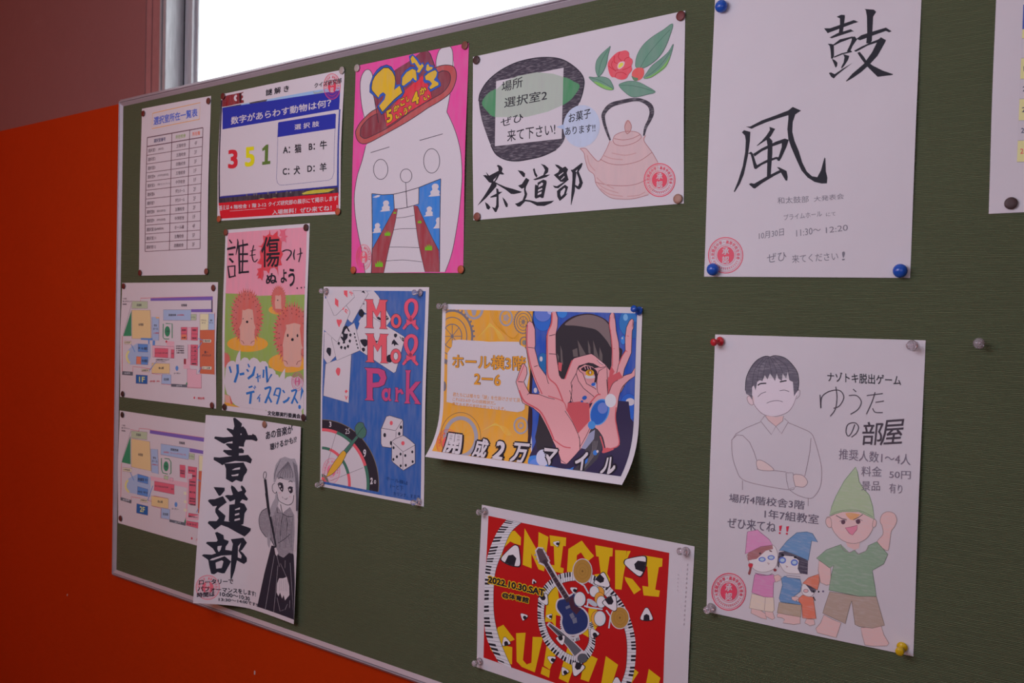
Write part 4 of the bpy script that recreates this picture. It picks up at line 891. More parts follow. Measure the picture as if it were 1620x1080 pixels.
for k, (y, t) in enumerate(((128,'この先'),(148,'第二グラウンド'),(170,'駐車場'))): T2(t, 38, 38 + (28, 62, 28)[k], y, 12)
S.build()
# --- cards, dice and darts poster
W = (194, 164, 170)
S = Sheet('poster', 'blue poster with playing cards, red lettering, two dice and a dart board', 'poster',
          [(512.2, 453.4), (678.9, 454.1), (670.4, 801.2), (506.5, 768.9)], W, lift=.002)
BL_ = (45, 78, 139); rd, mg, o_ = (212,76,86), (186,62,104), (60,44,60)
def outl(p, c, w=.7, sm=False): S.po(p, c, sm); S.ln(p, w, o_, sm, closed=True)
S.clip = (.016, .018, .972, .985)
S.part('blue_ground').zoom(0, 0, 1); S.po([(512.6,459.3),(674.4,459.8),(668.6,795.4),(507.6,767.2)], BL_, kind='wash')
S.part('dart_board').zoom(500, 650, 7.714)
S.clip = (.016, .018, .972, .972)
cx, cy = 70, 895
S.el(cx, cy, 700, 795, (120,96,80), n=72); S.el(cx, cy, 692, 787, (44,34,42), n=72); S.el(cx, cy, 552, 650, W, n=60)
gn2 = (62,96,80)
for a0, a1, c in ((-90,-71,rd), (-71,-50,gn2), (-50,-20,rd), (-20,12,gn2)): S.elo(cx, cy, 565, 668, 4.6, c, 0, a0, a1, 14)
for a0, a1, c in ((-90,-73,gn2), (-73,-50,rd), (-50,-17,gn2), (-17,8,rd)): S.elo(cx, cy, 338, 445, 4.4, c, 0, a0, a1, 14)
S.el(cx, cy, 88, 130, gn2); S.el(cx, cy, 60, 92, rd)
for p in ([(245,270),(95,780)], [(455,420),(300,610)], [(575,690),(150,862)]): S.ln(p, .5, (80,66,76))
S.tx('3', (160,195), (188,195), (160,128), W, .03); S.tx('25', (356,280), (410,276), (358,216), W); S.tx('9', (576,565), (612,560), (576,468), W, .03); S.tx('2', (660,895), (692,892), (664,812), W, .06); S.tx('0', (708,888), (733,885), (708,842), W, .02)
S.stamp(187, 730, 108, 158, (214, 100, 122), w=.5)
S.part('dart')
outl([(500,292),(520,318),(372,520),(335,488)], (66,98,84), .6); outl([(480,190),(520,140),(575,145),(590,185),(617,240),(600,310),(550,335),(500,300),(478,240)], (70,96,84), .8, True); S.ln([(580,195),(540,240),(505,295)], .8, (40,60,52), True)
outl([(330,485),(370,520),(335,600),(300,660),(210,760),(140,800),(133,785),(180,690),(260,570)], (208,140,48), .6, True); S.ln([(137,792),(82,870)], 1.2, (150,100,50))
S.part('playing_cards').zoom(490, 440, 2.843)
def card(p): outl(p, W, .5)
card([(255,58),(288,55),(310,80),(368,185),(345,216),(225,140)]); card([(210,210),(240,165),(260,160),(425,262),(428,275),(388,420),(378,426),(215,318)])
card([(66,240),(100,250),(122,345),(82,388),(63,360)]); card([(72,385),(188,342),(176,560),(62,528)])
card([(98,270),(200,200),(206,215),(231,318),(226,325),(122,370)]); S.po([(202,168),(225,202),(215,235),(206,212)], BL_)
card([(150,56),(256,56),(264,70),(192,200),(182,196),(140,150)]); card([(62,90),(145,90),(180,145),(182,155),(130,280),(122,286),(63,232)]); card([(62,50),(195,52),(202,85),(120,166),(110,168),(62,75)])
S.zoom(505, 450, 9)
S.po([(352,80),(405,82),(405,188),(355,140)], rd); S.po([(228,190),(276,225),(276,325),(226,280)], rd); S.tx('5', (470,165), (425,110), (488,130), rd, .03); S.tx('2', (405,420), (355,375), (420,375), rd, .03); S.po([(325,355),(355,320),(362,328),(345,362)], rd)
S.po([(252,498),(285,500),(318,498),(324,530),(300,575),(290,604),(275,590),(255,540)], rd, True)
S.po([(600,110),(630,82),(645,95),(656,130),(625,112)], K); S.po([(560,415),(600,345),(640,390),(640,430),(612,468)], K, True); S.po([(625,270),(648,262),(640,290)], K)
S.po([(350,600),(395,580),(445,675),(415,665),(395,620),(370,650),(345,720),(320,690)], K); S.po([(345,690),(380,700),(412,700),(405,760),(370,800),(372,835),(335,840),(345,810),(305,750),(320,735),(340,755)], K)
for x, y in ((446,718),(438,805),(412,880),(370,902),(317,895),(280,838)): S.po([(x-20,y+4),(x-4,y-28),(x+20,y-8),(x+6,y+28)], K)
for x, y in ((503,700),(512,750),(528,800),(540,850),(552,900)): S.po([(x-10,y-14),(x+8,y-12),(x+12,y+12),(x-6,y+14)], K)
S.po([(105,950),(120,900),(165,905),(172,945),(165,1005),(150,1018),(125,985)], K, True); S.po([(585,795),(625,778),(680,785),(690,850),(655,885),(620,860)], K, True); S.po([(612,905),(645,900),(655,935),(630,955),(612,930)], K, True)
S.zoom(575, 450, 5.143)
S.tx('8', (212,278), (188,246), (192,295), K, .03); S.tx('5', (292,420), (318,462), (324,428), K, .03); S.po([(120,262),(138,270),(138,290),(112,275)], K, True); S.po([(252,402),(270,400),(276,415),(262,432),(250,418)], K, True)
S.po([(250,445),(290,492),(262,488),(255,502),(245,480),(230,490),(235,462)], K); S.po([(195,580),(225,570),(240,600),(225,632),(195,625)], K, True); S.po([(85,455),(120,458),(102,482)], K)
S.zoom(490, 440, 2.843); S.po([(118,418),(126,402),(138,408),(136,430),(128,438)], rd, True); S.po([(158,508),(166,500),(172,508),(164,518)], rd); S.tx('A', (172,528), (158,526), (172,548), rd, .02)
S.part('title_lettering').zoom(575, 450, 5.143)
Mp = [(8,120),(82,120),(78,140),(105,210),(130,140),(128,122),(202,125),(185,145),(185,345),(200,362),(130,360),(142,340),(142,215),(110,270),(78,215),(78,340),(88,356),(10,352),(28,335),(28,140)]
def ribbon(dy, dx=0):
    for w_, c in ((5, o_), (0, (222,72,96))):
        S.br([(325+dx,362+dy,18+w_),(372+dx,300+dy,26+w_),(425+dx,225+dy,30+w_),(428+dx,150+dy,30+w_),(390+dx,126+dy,28+w_),(354+dx,155+dy,30+w_),(352+dx,220+dy,30+w_),(395+dx,300+dy,28+w_),(445+dx,364+dy,20+w_)], c)
    outl([(350+dx,280+dy),(388+dx,300+dy),(430+dx,282+dy),(428+dx,338+dy),(390+dx,318+dy),(352+dx,338+dy)], (222,72,96), .5)
S.part('title_lettering#1'); outl(Mp, rd, .7); outl([(x + 6, y + 278) for x, y in Mp], rd, .7)
S.part('title_lettering#2'); ribbon(0); ribbon(290, -2)
S.part('title_lettering#3')
for x, y, ic in ((267,297,BL_), (265,582,W)): S.el(x, y, 46, 62, o_); S.el(x, y, 43, 58, rd); S.el(x, y, 20, 33, o_); S.el(x, y, 17, 29, ic)
S.part('title_lettering#4')
outl([(8,675),(130,680),(175,700),(192,760),(172,815),(130,835),(78,838),(78,925),(90,945),(10,940),(28,920),(28,700)], mg, .7); outl([(78,722),(120,726),(140,760),(125,792),(78,798)], BL_, .6)
S.el(185, 895, 38, 56, o_); S.el(185, 895, 35, 52, mg); S.el(187, 897, 14, 25, BL_); outl([(205,840),(225,845),(218,925),(235,940),(215,950),(200,930)], mg, .4)
outl([(258,835),(285,838),(284,860),(310,845),(332,885),(312,895),(300,875),(283,890),(280,935),(290,955),(252,952),(262,935),(262,860)], mg, .6)
outl([(342,695),(390,695),(380,720),(376,850),(425,790),(470,788),(405,870),(462,960),(470,975),(415,970),(422,955),(378,885),(374,945),(384,968),(332,968),(345,945),(348,720)], mg, .6)
S.part('dice_drawing').zoom(590, 660, 7.448)
outl([(160,-10),(108,115),(98,135),(98,310),(115,345),(215,358),(300,300),(355,215),(358,40),(345,22),(200,-22)], W, .8); S.ln([(105,126),(270,156),(350,34)], .7, o_); S.ln([(275,165),(272,240)], .6, o_)
S.el(219, 66, 18, 26, rd); S.el(142, 208, 16, 25, K); S.el(333, 115, 14, 21, K); S.el(313, 192, 14, 21, K); S.el(215, 302, 12, 25, K)
outl([(226,285),(260,255),(350,215),(375,218),(440,265),(498,318),(500,540),(360,625),(240,530),(224,505)], W, .8); S.ln([(238,296),(358,405),(496,328)], .7, o_); S.ln([(355,410),(355,612)], .6, o_)
S.el(356, 304, 20, 24, rd)
for x, y in ((246,357),(328,432),(285,463),(244,495),(330,570),(384,449),(467,406),(471,521),(390,564)): S.el(x, y, 12, 17, K)
S.part('pen_lettering'); nv = (38, 58, 104)
S.tx('ホール棟は', (158,738), (415,800), (158,690), nv); S.tx('1ーと下', (208,835), (360,865), (208,780), nv); S.tx('カリンナ、すまさ', (242,918), (550,965), (244,872), nv)
S.build()

# --- big hands poster, its lower edge curling out
W = (204, 180, 192)
def hk(u, v): return .001 + (.0275 + .0075 * u) * np.clip((v - .6) / .4, 0, 1) ** 2.8 + .0012 * np.sin(PI * v) * np.sin(PI * u) + .002 * np.sin(PI * v) * np.clip(u - .7, 0, 1)
S = Sheet('poster', 'poster with curled lower edge, girl peering through her fingers beside orange gears', 'poster',
          [(-.0306, -.0313), (.2693, -.0304), (.2693, .1659), (-.0306, .1689)], W, h=hk, n=(14, 26), px=False)
S.clip = (.02, .035, .978, .962)
og, gg, lg, bu = (230,144,46), (118,104,116), (158,142,158), (36,72,164)
sk, sr, ko = (222,146,154), (204,84,94), (52,30,44)
S.part('gear_pattern').zoom(660, 460, 3.374)
S.po([(100,60),(632,60),(600,820),(595,1100),(0,1000),(0,840)], og, kind='wash')
S.zoom(690, 480, 9)
for i in range(9): S.ln([(760+i*14,80),(800+i*14,230+i*6),(900+i*12,360+i*8),(1040+i*6,470+i*4),(1180,520-i*14)], .5, (206,130,36), True)
for i in range(10): S.ln([(560+i*26,520),(640+i*14,430-i*10),(760,330-i*6),(900-i*10,400-i*8),(980-i*8,520)], .4, (234,170,80), True)
def ring(x, y, rx, ry, w, c, a0=0, a1=360): S.elo(x, y, rx, ry, w, c, 0, a0, a1, 36)
def gear(x, y, rx, ry, n, c, t=.09):
    for i in range(n):
        a = 2 * PI * i / n; d = .035
        S.po([(x+rx*math.cos(a-d), y+ry*math.sin(a-d)), (x+rx*(1+t)*math.cos(a-d), y+ry*(1+t)*math.sin(a-d)), (x+rx*(1+t)*math.cos(a+d), y+ry*(1+t)*math.sin(a+d)), (x+rx*math.cos(a+d), y+ry*math.sin(a+d))], c)
ring(230,465,285,365,3.4,gg); gear(230,465,298,380,34,gg); ring(230,465,208,270,1.5,gg); ring(230,465,136,172,1.5,gg); S.el(230,465,20,28,gg)
for i in range(8): a = i * PI / 4; S.ln([(230,465),(230+135*math.cos(a),465+170*math.sin(a))], 1, gg)
ring(540,70,120,140,4,lg); S.po([(500,75),(580,75),(560,170),(520,170)], lg); ring(997,203,85,108,2.6,lg); ring(997,203,28,36,2,lg)
for i in range(5): a = i * 2 * PI / 5; S.ln([(997,203),(997+60*math.cos(a),203+76*math.sin(a))], .9, lg)
ring(1242,260,128,162,1.5,gg); gear(1242,260,130,165,30,gg,.08); ring(1242,260,95,122,1,gg); ring(1242,260,60,76,1,gg); ring(1242,260,18,24,1,gg)
for i in range(8): a = i * PI / 4; S.ln([(1242,260),(1242+58*math.cos(a),260+74*math.sin(a))], .6, gg)
ring(1255,555,60,78,1.6,gg); S.el(1255,555,28,36,(132,120,120)); S.po([(108,800),(160,812),(120,860),(108,858)], gg)
S.zoom(670, 590, 7.717)
ring(455,780,190,232,6,lg); ring(455,780,245,300,.7,(120,90,80))
for i in range(6): a = i * PI / 6; S.ln([(455-150*math.cos(a),780-180*math.sin(a)),(455+150*math.cos(a),780+180*math.sin(a))], .5, (214,160,90))
ring(1190,640,80,96,2.6,lg); ring(1190,640,30,34,2,lg); S.el(252,160,26,60,gg)
for i in range(8): S.ln([(720+i*14,700-i*6),(850+i*6,640-i*4),(1000,660+i*12),(1080-i*6,760)], .4, (236,172,84), True)
S.part('text_panel').zoom(690, 480, 9)
S.po([(235,525),(330,514),(500,526),(640,532),(760,545),(900,540),(1180,545),(1192,585),(1262,622),(1285,660),(1330,1010),(1270,1330),(1262,1500),(1225,1530),(1160,1545),(1000,1525),(700,1490),(560,1475),(480,1465),(300,1450),(240,1420),(150,1400),(160,1000),(165,700),(195,655),(228,610)], W)
c1_ = (222,140,50)
def outt(t, BL, BR, TL, TR=None, b1=.055, b2=.02, c=c1_, oc=(120,86,70)): S.tx(t, BL, BR, TL, oc, b1, TR=TR); S.tx(t, BL, BR, TL, c, b2, TR=TR)
outt('ホール横3階', (228,925), (1285,965), (228,712), (1285,745))
S.zoom(670, 590, 7.717); outt('2ー6', (615,142), (947,160), (618,0))
S.tx('君たちには様々な「謎」を仕掛けさせて頂く', (358,282), (1212,360), (362,232), (206,128,56), .01); S.tx('これは2-6からの挑戦状だ。', (355,338), (882,388), (358,294), (206,128,56), .01); S.tx('勇気ある君の来訪を待っているぞ。', (352,394), (1002,458), (355,352), (206,128,56), .01)
S.part('blue_ground').zoom(660, 460, 3.374)
S.po([(622,60),(1250,60),(1250,1100),(580,1100),(600,700),(612,400)], bu, kind='wash')
S.po([(620,60),(630,60),(628,300),(612,560),(600,830),(588,828),(590,700),(605,400)], ko)
def bub(x, y, rx, ry, c, hl=None, rot=0):
    S.el(x, y, rx, ry, c, rot); S.elo(x, y, rx, ry, .5, (30,58,140), rot)
    if hl: S.el(x - rx * .3, y - ry * .4, rx * .25, ry * .25, hl, rot)
bub(672,140,52,75,(48,96,186)); bub(672,120,45,45,(98,112,190)); S.el(712,108,16,18,(170,160,210)); bub(775,115,28,30,(56,116,196)); bub(672,385,32,55,(40,98,160), W); bub(790,425,34,45,(40,96,180)); S.el(765,432,9,12,W); bub(805,370,18,24,(40,80,180)); S.el(812,360,6,7,W)
bub(1128,170,50,72,(50,108,176),(120,160,220)); bub(1160,210,40,45,(44,90,160)); bub(1100,262,14,24,(60,120,200), W); bub(1130,620,48,72,(48,92,186)); S.el(1138,592,24,20,W); S.el(1096,642,13,16,W); bub(625,590,30,40,(44,84,180)); S.el(632,530,9,14,W)
S.part('girl_drawing'); dh, hl_, nvy = (52,42,50), (124,98,102), (52,40,72)
S.po([(660,600),(720,560),(1130,590),(1140,680),(1160,700),(1150,860),(1090,1060),(580,960),(600,880),(640,790),(650,700)], nvy)
S.po([(655,620),(700,600),(740,760),(720,840),(640,850),(630,780)], dh); S.po([(880,760),(960,720),(1000,800),(960,900),(880,990),(820,985),(900,880)], (70,60,70)); S.po([(875,840),(905,770),(950,740),(945,790),(900,845)], (150,140,170))
for i in range(4): S.ln([(940+i*8,800),(930+i*6,870),(880+i*6,940),(830+i*8,985)], .7, (128,110,116), True)
S.po([(735,340),(740,240),(760,195),(800,155),(850,130),(920,121),(980,138),(1020,165),(1045,210),(1072,290),(1097,325),(1060,420),(1050,500),(900,560),(760,460)], ko, True)
S.po([(740,340),(745,240),(765,198),(803,160),(852,134),(920,126),(978,142),(1017,170),(1040,212),(1068,290),(1090,325),(1060,420),(1040,500),(900,550),(765,460)], dh, True)
S.po([(790,182),(810,160),(860,135),(920,127),(978,142),(1015,170),(1034,210),(1038,300),(1010,262),(960,210),(900,194),(840,185)], hl_, True)
for p in ([(857,262),(885,310),(905,345),(870,352)], [(830,315),(855,305),(860,350),(835,352)], [(912,262),(925,300),(928,350),(915,330)], [(940,262),(962,330),(975,372),(945,350)], [(765,290),(775,320),(780,395),(768,380)], [(975,300),(990,340),(990,390),(972,372)], [(745,330),(758,350),(755,380)]): S.po(p, (104,86,88))
S.po([(815,440),(1010,400),(1040,440),(990,580),(915,602),(830,596),(800,560)], (214,140,150)); S.ln([(829,500),(822,560),(832,594),(870,598),(915,598)], .8, ko)
S.po([(755,380),(775,385),(770,430),(752,420)], sr)
S.part('eye_drawing'); S.zoom(900, 480, 7.712)
S.po([(120,790),(200,745),(290,770),(345,820),(350,960),(290,985),(200,920),(150,850)], (210,134,140)); S.po([(150,800),(200,765),(260,768),(320,800),(350,850),(345,960),(310,980),(320,880),(270,820),(200,830)], ko, True); S.po([(200,880),(250,870),(315,885),(308,910),(215,912)], W, True); S.el(258, 845, 52, 38, (214,150,30)); S.el(258, 838, 30, 28, (168,100,20)); S.el(263, 842, 10, 18, W)
for x in (195, 228, 258): S.ln([(x, 768), (x + 12, 805)], 1.2, (216,150,160))
S.po([(290,975),(330,960),(332,1035)], (160,170,210)); S.el(300, 985, 26, 20, (44,90,180), -20)
# hands
S.part('hand_drawing#1').zoom(660, 460, 3.374)
S.po([(780,600),(870,590),(920,602),(925,700),(868,765),(800,700)], (200,80,90))
fore = [(780,800),(860,760),(925,690),(935,720),(870,850),(800,925),(770,920),(725,800)]
S.po(fore, sk); S.ln([(935,705),(872,830)], .8, ko)
def skin(p, sm=False, w=.9): S.po(p, sk, sm); S.ln(p, w, ko, sm, closed=True)
skin([(528,485),(545,435),(560,392),(572,388),(586,410),(588,440),(578,470),(570,485),(582,510),(600,545),(655,552),(640,500),(700,480),(780,560),(790,640),(830,700),(868,790),(868,850),(800,925),(768,905),(725,800),(700,740),(655,655),(620,625),(565,598),(545,540)], False)
S.po([(600,548),(660,555),(700,470),(800,560),(780,640),(640,620)], sk)
skin([(582,300),(582,200),(590,170),(602,160),(618,172),(630,205),(632,290),(628,305),(640,350),(652,400),(690,452),(740,510),(720,580),(660,560),(625,475),(600,395)])
skin([(690,450),(690,240),(700,215),(715,165),(718,115),(728,102),(742,108),(752,145),(750,190),(741,232),(742,330),(750,385),(760,450),(772,468),(785,470),(800,430),(822,375),(840,358),(895,343),(930,335),(948,345),(1008,395),(1006,404),(980,410),(940,388),(915,384),(865,400),(858,412),(850,440),(822,490),(828,530),(818,590),(790,610),(745,545),(700,490)])
skin([(850,440),(858,415),(868,428),(885,440),(905,495),(950,520),(980,548),(960,580),(940,560),(890,520),(862,480)])
S.po([(640,560),(720,480),(815,520),(800,640),(860,760),(868,850),(760,800),(660,640)], sk)
for p, w_ in (([(655,552),(600,548)], .8), ([(640,548),(700,570),(735,578)], .8), ([(790,640),(830,700),(868,785),(870,850)], .8), ([(815,530),(825,560),(818,592)], .8), ([(600,545),(588,555)], .8), ([(540,484),(566,486)], 1.1), ([(588,300),(625,305)], .9), ([(645,398),(625,405)], .9), ([(706,240),(738,232)], 1), ([(705,335),(742,338)], 1)): S.ln(p, w_, ko)
for p, w_ in (([(590,180),(588,290),(606,390),(632,470),(668,550)], 1.6), ([(722,118),(718,175),(697,230),(696,340),(700,455),(745,505),(780,590)], 2.0), ([(536,482),(572,395)], 1.2), ([(545,530),(575,590),(655,640),(700,720),(730,790)], 2.4), ([(790,470),(822,385),(830,370)], 1.8), ([(725,790),(780,830),(820,838)], 1.8), ([(700,560),(780,590),(800,640)], 1.4)): S.ln(p, w_, sr, True)
S.part('hand_drawing#2').zoom(900, 480, 7.712)
fa = [(500,145),(520,98),(545,92),(558,130),(572,230),(580,330),(612,480),(620,600),(618,720),(600,850),(540,900),(490,960),(520,760),(525,560),(510,400),(490,260)]
fb = [(740,212),(770,185),(792,200),(790,300),(775,330),(770,450),(765,600),(715,720),(680,800),(660,900),(600,930),(585,850),(610,740),(645,640),(690,570),(688,420),(705,290)]
fc = [(812,780),(765,850),(700,870),(620,905),(560,940),(530,970),(505,1100),(640,1080),(700,960),(808,885)]
skin(fc); skin(fa); skin(fb); S.po([(480,900),(620,830),(660,900),(560,950),(520,1100),(470,1100)], sr)
skin([(350,880),(370,820),(465,770),(472,900),(478,1090),(350,1090),(345,960)]); S.po([(500,820),(520,760),(560,830),(490,960)], sr)
S.zoom(820, 600, 6.353)
S.po([(790,0),(892,0),(905,150),(950,40),(1010,0),(1125,0),(1050,80),(1015,170),(1000,250),(985,380),(1000,490),(1025,655),(940,697),(880,690),(850,580),(795,500),(720,440),(715,300),(780,170)], sk)
for p, w_ in (([(792,0),(798,120),(830,155)], .8), ([(890,0),(903,170)], .8), ([(910,140),(950,45),(1005,5)], .8), ([(1125,0),(1050,75),(1015,170),(1002,260),(985,380),(1000,490),(1025,655)], 1.1), ([(795,500),(850,580),(875,690)], .9)): S.ln(p, w_, ko, True)
S.ln([(985,280),(978,390),(995,500),(1015,650),(940,695),(890,690)], 1.8, sr, True); S.ln([(825,570),(860,690),(855,735),(960,700)], 2.2, sr, True); S.ln([(720,240),(790,160),(830,150)], 2, sr, True); S.po([(850,690),(880,690),(940,697),(1000,670),(855,738)], sr)
S.zoom(900, 480, 7.712)
for p in ([(512,330),(522,332)], [(545,548),(562,550)], [(708,392),(735,398)], [(695,572),(718,588)]): S.ln(p, .9, sr)
S.po([(545,110),(556,130),(560,195),(548,175)], (190,110,120)); S.po([(780,195),(795,215),(778,300),(770,270)], (180,110,120)); S.po([(345,690),(375,695),(440,748),(420,752)], (226,170,180)); S.ln([(345,688),(380,725),(425,752)], .6, ko)
S.ln([(505,165),(498,260),(520,400),(532,560),(535,770)], 1.3, sr, True); S.ln([(615,740),(650,650),(700,570)], 1.3, sr, True)
S.part('bubble_drawing').zoom(820, 600, 6.353)
S.el(822, 328, 92, 138, (92,140,204), 20); S.el(818, 330, 82, 126, (44,92,180), 20); S.el(850, 288, 50, 56, (110,120,192)); S.el(740, 458, 38, 42, (74,130,200)); S.el(930, 212, 56, 68, (216,196,214)); S.el(668, 184, 25, 20, (44,86,170), -30); S.el(642, 220, 13, 11, (44,86,170)); S.el(775, 738, 22, 26, (60,110,190)); S.el(798, 725, 12, 14, W)
S.po([(105,880),(110,790),(160,765),(260,780),(300,860),(420,900),(300,940),(200,925)], (66,116,196), True); S.el(190, 870, 80, 75, (98,124,204)); S.el(250, 790, 68, 85, (196,180,206)); S.po([(440,945),(520,900),(560,880),(540,930)], (60,110,190)); S.po([(660,780),(700,790),(690,840),(650,850)], (60,110,200), True)
S.zoom(660, 460, 3.374)
S.stamp(165, 815, 62, 78, (226, 84, 84), w=.5)
S.part('title_lettering')
for t, a, b, c, d in (('開', (125,872),(238,884),(162,748),(252,760)), ('成', (278,897),(368,905),(310,772),(398,788)), ('2', (388,905),(458,922),(424,788),(488,802)), ('万', (480,926),(578,934),(512,800),(614,808)), ('マ', (664,948),(728,938),(672,828),(766,838)), ('イ', (832,965),(908,972),(832,862),(926,850)), ('ル', (962,985),(1064,994),(996,885),(1068,872))):
    S.tx(t, a, b, c, (34,26,38), .14, TR=d)
for t, a, b, c, d in (('開', (133,866),(230,876),(168,756),(244,767)), ('成', (287,890),(360,897),(318,781),(390,795)), ('2', (396,898),(450,914),(430,796),(481,809)), ('万', (489,919),(571,927),(519,808),(606,815)), ('マ', (672,940),(722,932),(680,836),(757,845)), ('イ', (841,957),(901,965),(841,869),(917,858)), ('ル', (972,978),(1056,986),(1003,893),(1060,881))):
    S.tx(t, a, b, c, W, .045, TR=d)
S.build()

# --- rice ball gig poster
W = (196, 168, 178)
S = Sheet('poster', 'red poster with yellow lettering, spiral piano keys, guitar and rice balls', 'poster',
          [(.0442, .2253), (.3415, .2282), (.3382, .4385), (.0420, .4360)], W, n=(16, 12), px=False, lift=.002)
S.clip = (.036, .04, .9, .958)
R_, Y_, k_ = (176,16,15), (238,154,8), (36,28,38)
S.part('red_ground').zoom(740, 780, 3.6); S.po([(118,128),(1175,345),(1125,1298),(90,935)], R_)
S.part('title_lettering#1').zoom(760, 790, 6.353)
for p in ([(255,330),(345,312),(408,380),(405,460),(340,440),(300,420),(240,480),(215,560),(255,628),(215,610),(190,560)], [(445,288),(425,655),(515,690),(512,540),(585,700),(640,720),(685,375),(585,325),(580,480),(565,500)],
    [(695,358),(862,382),(858,468),(832,465),(805,680),(838,690),(832,742),(690,712),(650,690),(680,650),(745,660),(738,468),(705,465)], [(885,495),(1020,412),(1100,520),(1140,560),(1080,600),(1010,530),(970,560),(965,660),(940,730),(870,725)]): S.po(p, Y_)
S.part('title_lettering#2').zoom(900, 830, 6.355)
for p in ([(0,240),(128,158),(252,315),(185,372),(120,272),(80,290),(70,340),(60,420),(0,480)], [(265,203),(442,235),(438,315),(410,318),(385,490),(415,545),(408,585),(255,560),(258,498),(320,490),(300,320),(275,315)],
    [(465,252),(580,260),(570,400),(550,500),(530,650),(465,645)], [(585,262),(622,262),(560,400),(575,330)], [(560,520),(640,545),(725,650),(655,697),(570,560)], [(750,305),(942,338),(938,418),(905,425),(868,650),(915,660),(905,723),(752,708),(738,612),(800,622),(790,420),(758,410)]): S.po(p, Y_)
S.part('title_lettering#3').zoom(750, 940, 4.629)
for p in ([(540,-60),(610,-60),(640,160),(600,150),(598,240),(570,200),(520,200)], [(840,100),(900,100),(905,230),(850,320),(780,280),(830,230)], [(175,240),(215,222),(298,330),(262,345),(215,320),(205,370),(280,385),(278,512),(180,480),(120,400),(130,350)], [(308,283),(378,280),(358,480),(385,512),(420,500),(430,310),(505,312),(445,570),(350,530),(312,490)],
    [(540,320),(620,380),(555,550),(510,520)], [(500,528),(557,555),(550,610),(488,580)], [(690,370),(750,410),(720,560),(690,648),(620,615)], [(820,430),(905,470),(840,640),(780,620)], [(965,450),(1055,515),(1010,660),(930,660)], [(1120,500),(1205,570),(1140,670),(1100,660)], [(1280,545),(1365,610),(1345,680),(1255,680)]): S.po(p, Y_)
S.part('piano_keys')
def keys(L, R, n, k=8):
    L, R = catmull(L, False, k), catmull(R, False, k)
    t = np.linspace(0, 1, n + 1); s_ = np.linspace(0, 1, len(L)); f = lambda A, q: np.array([np.interp(q, s_, A[:, 0]), np.interp(q, s_, A[:, 1])])
    S.po(np.concatenate([L, R[::-1]]), (206,182,192))
    for i in range(n):
        a, b = f(L, t[i]), f(R, t[i]); S.ln([tuple(a), tuple(b)], .4, k_)
        if i % 7 not in (2, 6):
            q0, q1 = t[i] + .68 / n, t[i] + 1.25 / n
            if q1 <= 1: S.po([f(L, q0), f(L, q0) * .48 + f(R, q0) * .52, f(L, q1) * .48 + f(R, q1) * .52, f(L, q1)], k_)
    S.ln(R, .5, k_)
S.zoom(740, 780, 3.6)
keys([(222,148),(165,225),(118,340),(102,430),(92,560),(92,700),(110,830),(175,962)], [(305,168),(245,225),(200,330),(160,440),(148,560),(152,700),(185,840),(252,995)], 44)
keys([(925,1110),(950,1000),(958,880),(945,780),(912,680),(860,590),(780,505),(690,455),(600,448),(520,462),(450,510),(408,580),(398,680),(408,770),(445,860),(520,935),(610,980),(680,950),(722,880),(725,790),(705,730)],
     [(870,1090),(900,1000),(908,880),(898,790),(868,700),(820,620),(750,550),(685,505),(600,498),(530,515),(480,550),(445,610),(436,690),(448,760),(480,830),(545,895),(610,925),(655,905),(688,850),(690,790),(680,745)], 112)
keys([(530,700),(528,760),(545,810),(590,845),(640,835)], [(555,690),(555,750),(575,795),(600,815),(632,800)], 20)
S.part('guitar_drawing')
S.br([(412,345,44),(450,400,36),(575,612,40)], W, False); S.po([(384,325),(400,305),(430,308),(472,385),(440,415),(405,400)], W)
S.po([(502,640),(512,605),(548,590),(590,572),(615,560),(628,600),(640,640),(668,660),(692,700),(690,760),(650,800),(600,812),(555,800),(530,745),(532,700),(508,668)], W, True)
S.po([(510,640),(520,610),(555,600),(592,582),(608,570),(618,605),(630,645),(660,665),(684,705),(680,760),(645,790),(600,803),(562,792),(540,742),(541,700),(518,665)], (40,46,92), True)
S.po([(575,610),(600,580),(612,640),(650,655),(620,690),(590,660)], (70,34,50)); S.po([(392,328),(405,312),(425,315),(462,385),(440,405),(412,392)], (88,62,70)); S.br([(435,380,22),(500,490,24),(578,615,28)], (62,42,52), False)
for q in (.15,.3,.42,.54,.64,.74,.83,.92): x, y = 435 + 143 * q, 380 + 235 * q; S.ln([(x - 10, y + 7), (x + 10, y - 7)], .4, (140,110,110))
for x, y in ((385,350),(392,372),(408,392),(432,318),(446,340),(460,362)): S.el(x, y, 5, 5, (150,130,140))
S.po([(580,690),(600,678),(612,705),(592,715)], (110,100,120)); S.po([(595,715),(620,705),(625,735),(603,742)], (110,100,120)); S.po([(558,645),(582,635),(586,650),(562,660)], (110,100,120))
S.part('microphone_drawing'); S.br([(458,740,22),(530,800,38),(590,862,50),(648,930,66)], W, False); S.br([(465,746,14),(530,802,28),(590,862,40),(630,910,50)], (92,82,92), False); S.br([(470,752,4),(540,812,6)], (40,34,40), False); S.el(655, 938, 28, 26, (84,76,86)); S.elo(655, 938, 28, 26, .5, (50,44,50))
S.part('drum_kit_drawing')
for x, y, rx, ry in ((655,443,57,73), (868,708,55,65)): S.el(x, y, rx, ry, W); S.el(x, y, rx - 5, ry - 5, (168,112,52)); S.elo(x, y, rx * .6, ry * .6, .4, (140,90,40)); S.elo(x, y, rx * .3, ry * .3, .4, (140,90,40)); S.el(x, y, 5, 6, (120,76,36))
for p in ([(640,510),(665,525),(690,570)], [(790,665),(815,700),(805,768)], [(770,660),(700,650),(665,640)], [(690,600),(680,650)]): S.ln(p, 2.4, (190,176,190))
